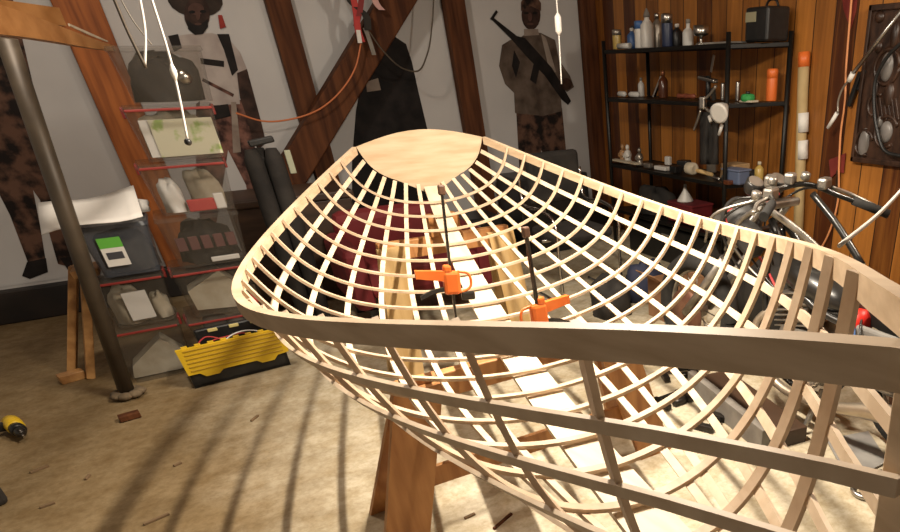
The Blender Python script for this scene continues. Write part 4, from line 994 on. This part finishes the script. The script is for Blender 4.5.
for p0, p1, r, m in ((V((2.02, 2.20, .98)), V((2.24, 1.86, .70)), .016, m_alu), (V((2.34, 2.18, .98)), V((2.36, 1.86, .72)), .016, m_mblk), (V((1.98, 2.14, .97)), V((2.02, 2.40, .74)), .012, m_alu)):
    MB().tube(curve([p0, p0.lerp(p1, .5) + V((0, .02, .03)), p1], 5), r, 8).build('brace_tube', m, mc)
MB().box((2.08, 2.30, .80), (.10, .16, .12), Matrix.Rotation(.5, 3, 'X'), bev=.03).build('instrument_cowl', mat('dull_black', (0, 0, 0)), mc)
for k in range(4): MB().tube(curve([V((2.04 + .05 * k, 2.24, .99)), V((1.96 + .03 * k, 2.36 + .03 * k, .88)), V((2.0 + .05 * k, 2.30, .70)), V((2.1, 2.1, .58))], 6), .006, 6).build('cable', (m_mblk, m_alu, m_mblk, m_redc)[k], mc)
for k, c in enumerate(((1.98, 2.17, 1.0), (2.10, 2.20, 1.04), (2.30, 2.2, 1.04), (2.18, 2.30, 1.03))): MB().lathe(V(c), [(.012, 0), (.022, .006), (.022, .03), (.01, .036)], 10, (0, -.3, 1)).build('bolt_cap', m_alu, mc)
# frame, tank, seat
for s in (-1, 1):
    MB().tube(curve([V((2.20 + s * .03, 2.26, .88)), V((2.21 + s * .10, 1.95, .60)), V((2.23 + s * .12, 1.6, .54)), V((2.25 + s * .11, 1.15, .56))], 6), .017, 10).build('frame_tube', m_mblk, mc)
    MB().tube(curve([V((2.20 + s * .03, 2.25, .84)), V((2.20 + s * .09, 2.2, .5)), V((2.21 + s * .11, 2.08, .22)), V((2.23 + s * .12, 1.75, .2)), V((2.25 + s * .11, 1.6, .45)), V((2.25 + s * .11, 1.5, .54))], 6), .015, 10).build('cradle_tube', m_mblk, mc)
    MB().tube([V((2.24 + s * .12, 1.72, .34)), V((rw.x + s * .12, rw.y, rw.z))], .018, 10).build('swingarm', m_alu, mc)
    MB().tube([V((2.25 + s * .14, 1.3, .55)), V((rw.x + s * .14, rw.y, rw.z + .02))], [.03, .02], 12).build('shock_absorber', m_mblk, mc)
mb = MB(); rows = []
prof = [(2.18, .05, .05, .70), (2.10, .11, .08, .68), (1.95, .13, .085, .645), (1.80, .11, .075, .61), (1.72, .07, .05, .59)]
for y, rx, rz, z in prof: rows.append([V((2.215 + rx * math.cos(2 * PI * k / 20), y, z + rz * math.sin(2 * PI * k / 20))) for k in range(21)])
mb.grid(rows)
mb.f.append([k for k in range(20)]); mb.sm.append(False); mb.f.append([84 + k for k in range(20)]); mb.sm.append(False)
tk = mb.build('fuel_tank', m_mblk, mc); MB().lathe(V((2.215, 2.0, .735)), [(.03, 0), (.03, .018), (.02, .024)], 14).build('filler_cap', m_alu, tk)
mb = MB(); path = curve([V((2.23, 1.74, .61)), V((2.24, 1.5, .60)), V((2.255, 1.25, .62)), V((2.26, 1.0, .64))], 5)
mb.strip(path, [V((1, 0, 0))] * len(path), [V((0, 0, 1))] * len(path), [.16 + .06 * math.sin(PI * min(1, k / 12)) for k in range(len(path))], [.05 + .04 * math.sin(PI * k / (len(path) - 1)) for k in range(len(path))]).build('seat', m_mblk, mc)
MB().torus(V((2.27, 1.36, .33)), .33, .045, (1, .05, 0), 16, 8, .2, 2.2).build('rear_mudguard', m_mblk, mc)
# engine
en = MB().box((2.21, 1.92, .34), (.26, .36, .24), bev=.05).build('crankcase', m_alu, mc)
MB().lathe((2.06, 1.85, .34), [(.11, 0), (.12, .015), (.1, .03)], 22, (-1, 0, 0)).build('side_cover', m_alu, en); MB().lathe((2.06, 2.03, .33), [(.07, 0), (.08, .012), (.065, .025)], 20, (-1, 0, 0)).build('side_cover', m_alu, en)
cy = MB().box((2.21, 2.02, .52), (.15, .15, .16), Matrix.Rotation(-.25, 3, 'X'), bev=.02).build('cylinder', m_alu, mc)
for k in range(7): MB().box((2.21, 2.02 + .005 * k, .455 + .024 * k), (.22, .21, .007), Matrix.Rotation(-.25, 3, 'X'), bev=.002).build('fin', m_alu, cy)
MB().lathe((2.12, 1.72, .56), [(.04, 0), (.06, .03), (.06, .10), (.03, .12)], 16, (0, -1, .1)).build('air_filter', mat('red_filter', (.55, .02, .012), None, rough=.4), mc, 'bright red air filter')
MB().tube(curve([V((2.16, 2.13, .53)), V((2.08, 2.22, .42)), V((2.04, 2.05, .20)), V((2.04, 1.7, .19)), V((2.06, 1.45, .25)), V((2.08, 1.0, .32))], 7), [.022] * 22 + [.022 + .003 * k for k in range(14)], 12).build('exhaust_pipe', m_pipe, mc)
MB().beam((2.1, 1.78, .22), (2.02, 1.80, .02), .02, .02, bev=.003).build('side_stand', m_alu, mc)
MB().box((2.08, 1.55, .48), (.03, .26, .2), bev=.012).build('side_panel', mat('grey_panel', (.16, .15, .14), (.22, .21, .19), rough=.5, scale=6), mc)
for k in range(3): MB().tube(curve([V((2.14, 1.75 - .05 * k, .62)), V((2.06 - .01 * k, 1.65 - .04 * k, .56)), V((2.05, 1.6 - .05 * k, .44)), V((2.12, 1.5 - .05 * k, .4))], 5), .005, 6).build('wire', (m_glassw, m_blue, m_mblk)[k], mc)

# pale conduit resting beside the far gunwale
e0 = b2w((16.75, hb(16.75) + .35, sheer(16.75) - .02)); e1 = onx(912, 178, 1.55)
t = thing('bent_cane', e0, 'pale bent rod slanting from the far gunwale out past the right edge', 'rod')
MB().tube(curve([e0, e0.lerp(e1, .5) + V((0, 0, -.012)), e1, e1 + (e1 - e0) * .5 + V((0, 0, .02))], 6), .0045, 8).build('rod', mat('pale_rod', (.55, .53, .48), None, rough=.4), t)

# things lying on the floor under the far side
def floor_clamp(ua, va, ub, vb, label):
    a = onz(ua, va, .02); b = onz(ub, vb, .02); d = (b - a).normalized(); s = V((d.y, -d.x, 0))
    t = thing('iron_clamp', a, label, 'clamp', 'black iron clamps on the floor')
    MB().beam(a, b, .022, .014, bev=.002).build('bar', m_bar, t)
    MB().box(a + s * .05, (.035, .13, .03), math.atan2(d.y, d.x), bev=.006).build('fixed_jaw', m_bar, t)
    c = a.lerp(b, .65); MB().box(c + s * .05, (.04, .12, .034), math.atan2(d.y, d.x), bev=.006).build('sliding_jaw', m_bar, t)
    MB().lathe(c + s * .09 - d * .10, [(.018, 0), (.018, .07), (.008, .075), (.008, .16)], 10, d).build('screw_handle', m_bar, t)
floor_clamp(662, 372, 706, 366, 'black iron clamp lying on the floor, farthest of the three under the far side')
floor_clamp(656, 400, 690, 388, 'black iron clamp lying on the floor, middle of the three under the far side')
floor_clamp(693, 424, 712, 408, 'black iron clamp lying on the floor, nearest of the three under the far side')
a = onz(702, 380, .05); b = onz(778, 440, .05); d = (b - a).normalized(); s = V((d.y, -d.x, 0))
db = thing('plank_stack', a, 'dark brown plank with a grey edge board lying on the floor beside the motorcycle', 'plank')
MB().beam(V((a.x, a.y, .04)) - s * .06, V((b.x, b.y, .04)) - s * .06, .20, .08, bev=.006).build('dark_plank', m_chest, db)
MB().beam(V((a.x, a.y, .06)) + s * .065, V((b.x, b.y, .06)) + s * .065, .045, .12, bev=.004).build('edge_board', m_grey, db, 'grey edge board')
q = onz(852, 455); gp = thing('metal_sheet', (q.x, q.y, 0), 'grey metal sheet lying on the floor at lower right under the stringers', 'metal sheet')
MB().prism([onz(826, 440, .005), onz(868, 432, .005), onz(888, 462, .005), onz(856, 478, .005), onz(838, 462, .005)], (0, 0, .006)).build('sheet', mat('grey_sheet', (.20, .19, .18), (.30, .29, .27), rough=.5, scale=7), gp)
for k, (u, v, r) in enumerate(((866, 493, .055), (884, 480, .045))):
    q = onz(u, v, .0); t = thing('chain_sprocket', (q.x, q.y, 0), ('larger steel sprocket on the floor at lower right', 'smaller steel sprocket on the floor nearest the stem')[k], 'sprocket')
    MB().torus((q.x, q.y, .012), r, .011, (0, 0, 1), 24, 8).build('ring', m_steel, t); MB().lathe((q.x, q.y, 0), [(r * .45, 0), (r * .45, .02), (r * .2, .024)], 16).build('hub', m_alu, t)
    for j in range(4):
        a = j * PI / 2; MB().beam((q.x, q.y, .012), (q.x + r * math.cos(a), q.y + r * math.sin(a), .012), .012, .01).build('spoke', m_steel, t)
# ================================================================== light and camera
def point(loc, power, r, col):
    l = bpy.data.lights.new('lamp', 'POINT'); l.energy = power; l.shadow_soft_size = r; l.color = col
    o = bpy.data.objects.new('lamp', l); COL.objects.link(o); o.location = loc; return o
WARM = (1, .88, .72)
def strip_lamp(loc, power, sx, sy, col, ang):
    l = bpy.data.lights.new('tube_lamp', 'AREA'); l.shape = 'RECTANGLE'; l.size = sx; l.size_y = sy; l.energy = power; l.color = col
    o = bpy.data.objects.new('tube_lamp', l); COL.objects.link(o); o.location = loc; o.rotation_euler = (0, 0, ang); return o
strip_lamp((1.08, 2.1, 2.2), 122, .7, .03, WARM, math.atan2(-.982, -.186))
point((2.95, 1.3, 2.3), 95, .10, WARM)
point((-.1, 3.7, 2.9), 105, .12, (1, .88, .74))  # unseen light added to brighten the back left wall and left floor
w = bpy.data.worlds.new('world'); SC.world = w; w.use_nodes = True
w.node_tree.nodes['Background'].inputs[0].default_value = (1, .86, .7, 1); w.node_tree.nodes['Background'].inputs[1].default_value = .30
cd = bpy.data.cameras.new('camera'); co = bpy.data.objects.new('camera', cd); COL.objects.link(co)
cd.sensor_fit = 'HORIZONTAL'; cd.sensor_width = 36; cd.lens = FPX / 900 * 36; cd.shift_x = -(CX - 450) / 900; cd.shift_y = (CY - 266) / 900
cd.clip_start = .02
R = Matrix((M @ V((1, 0, 0)), M @ V((0, -1, 0)), M @ V((0, 0, -1)))).transposed()
co.matrix_world = Matrix.Translation(CAM) @ R.to_4x4()
SC.camera = co
SC.view_settings.view_transform = 'Standard'; SC.view_settings.look = 'None'; SC.view_settings.gamma = 1; SC.view_settings.exposure = 0
SC.view_settings.use_curve_mapping = False
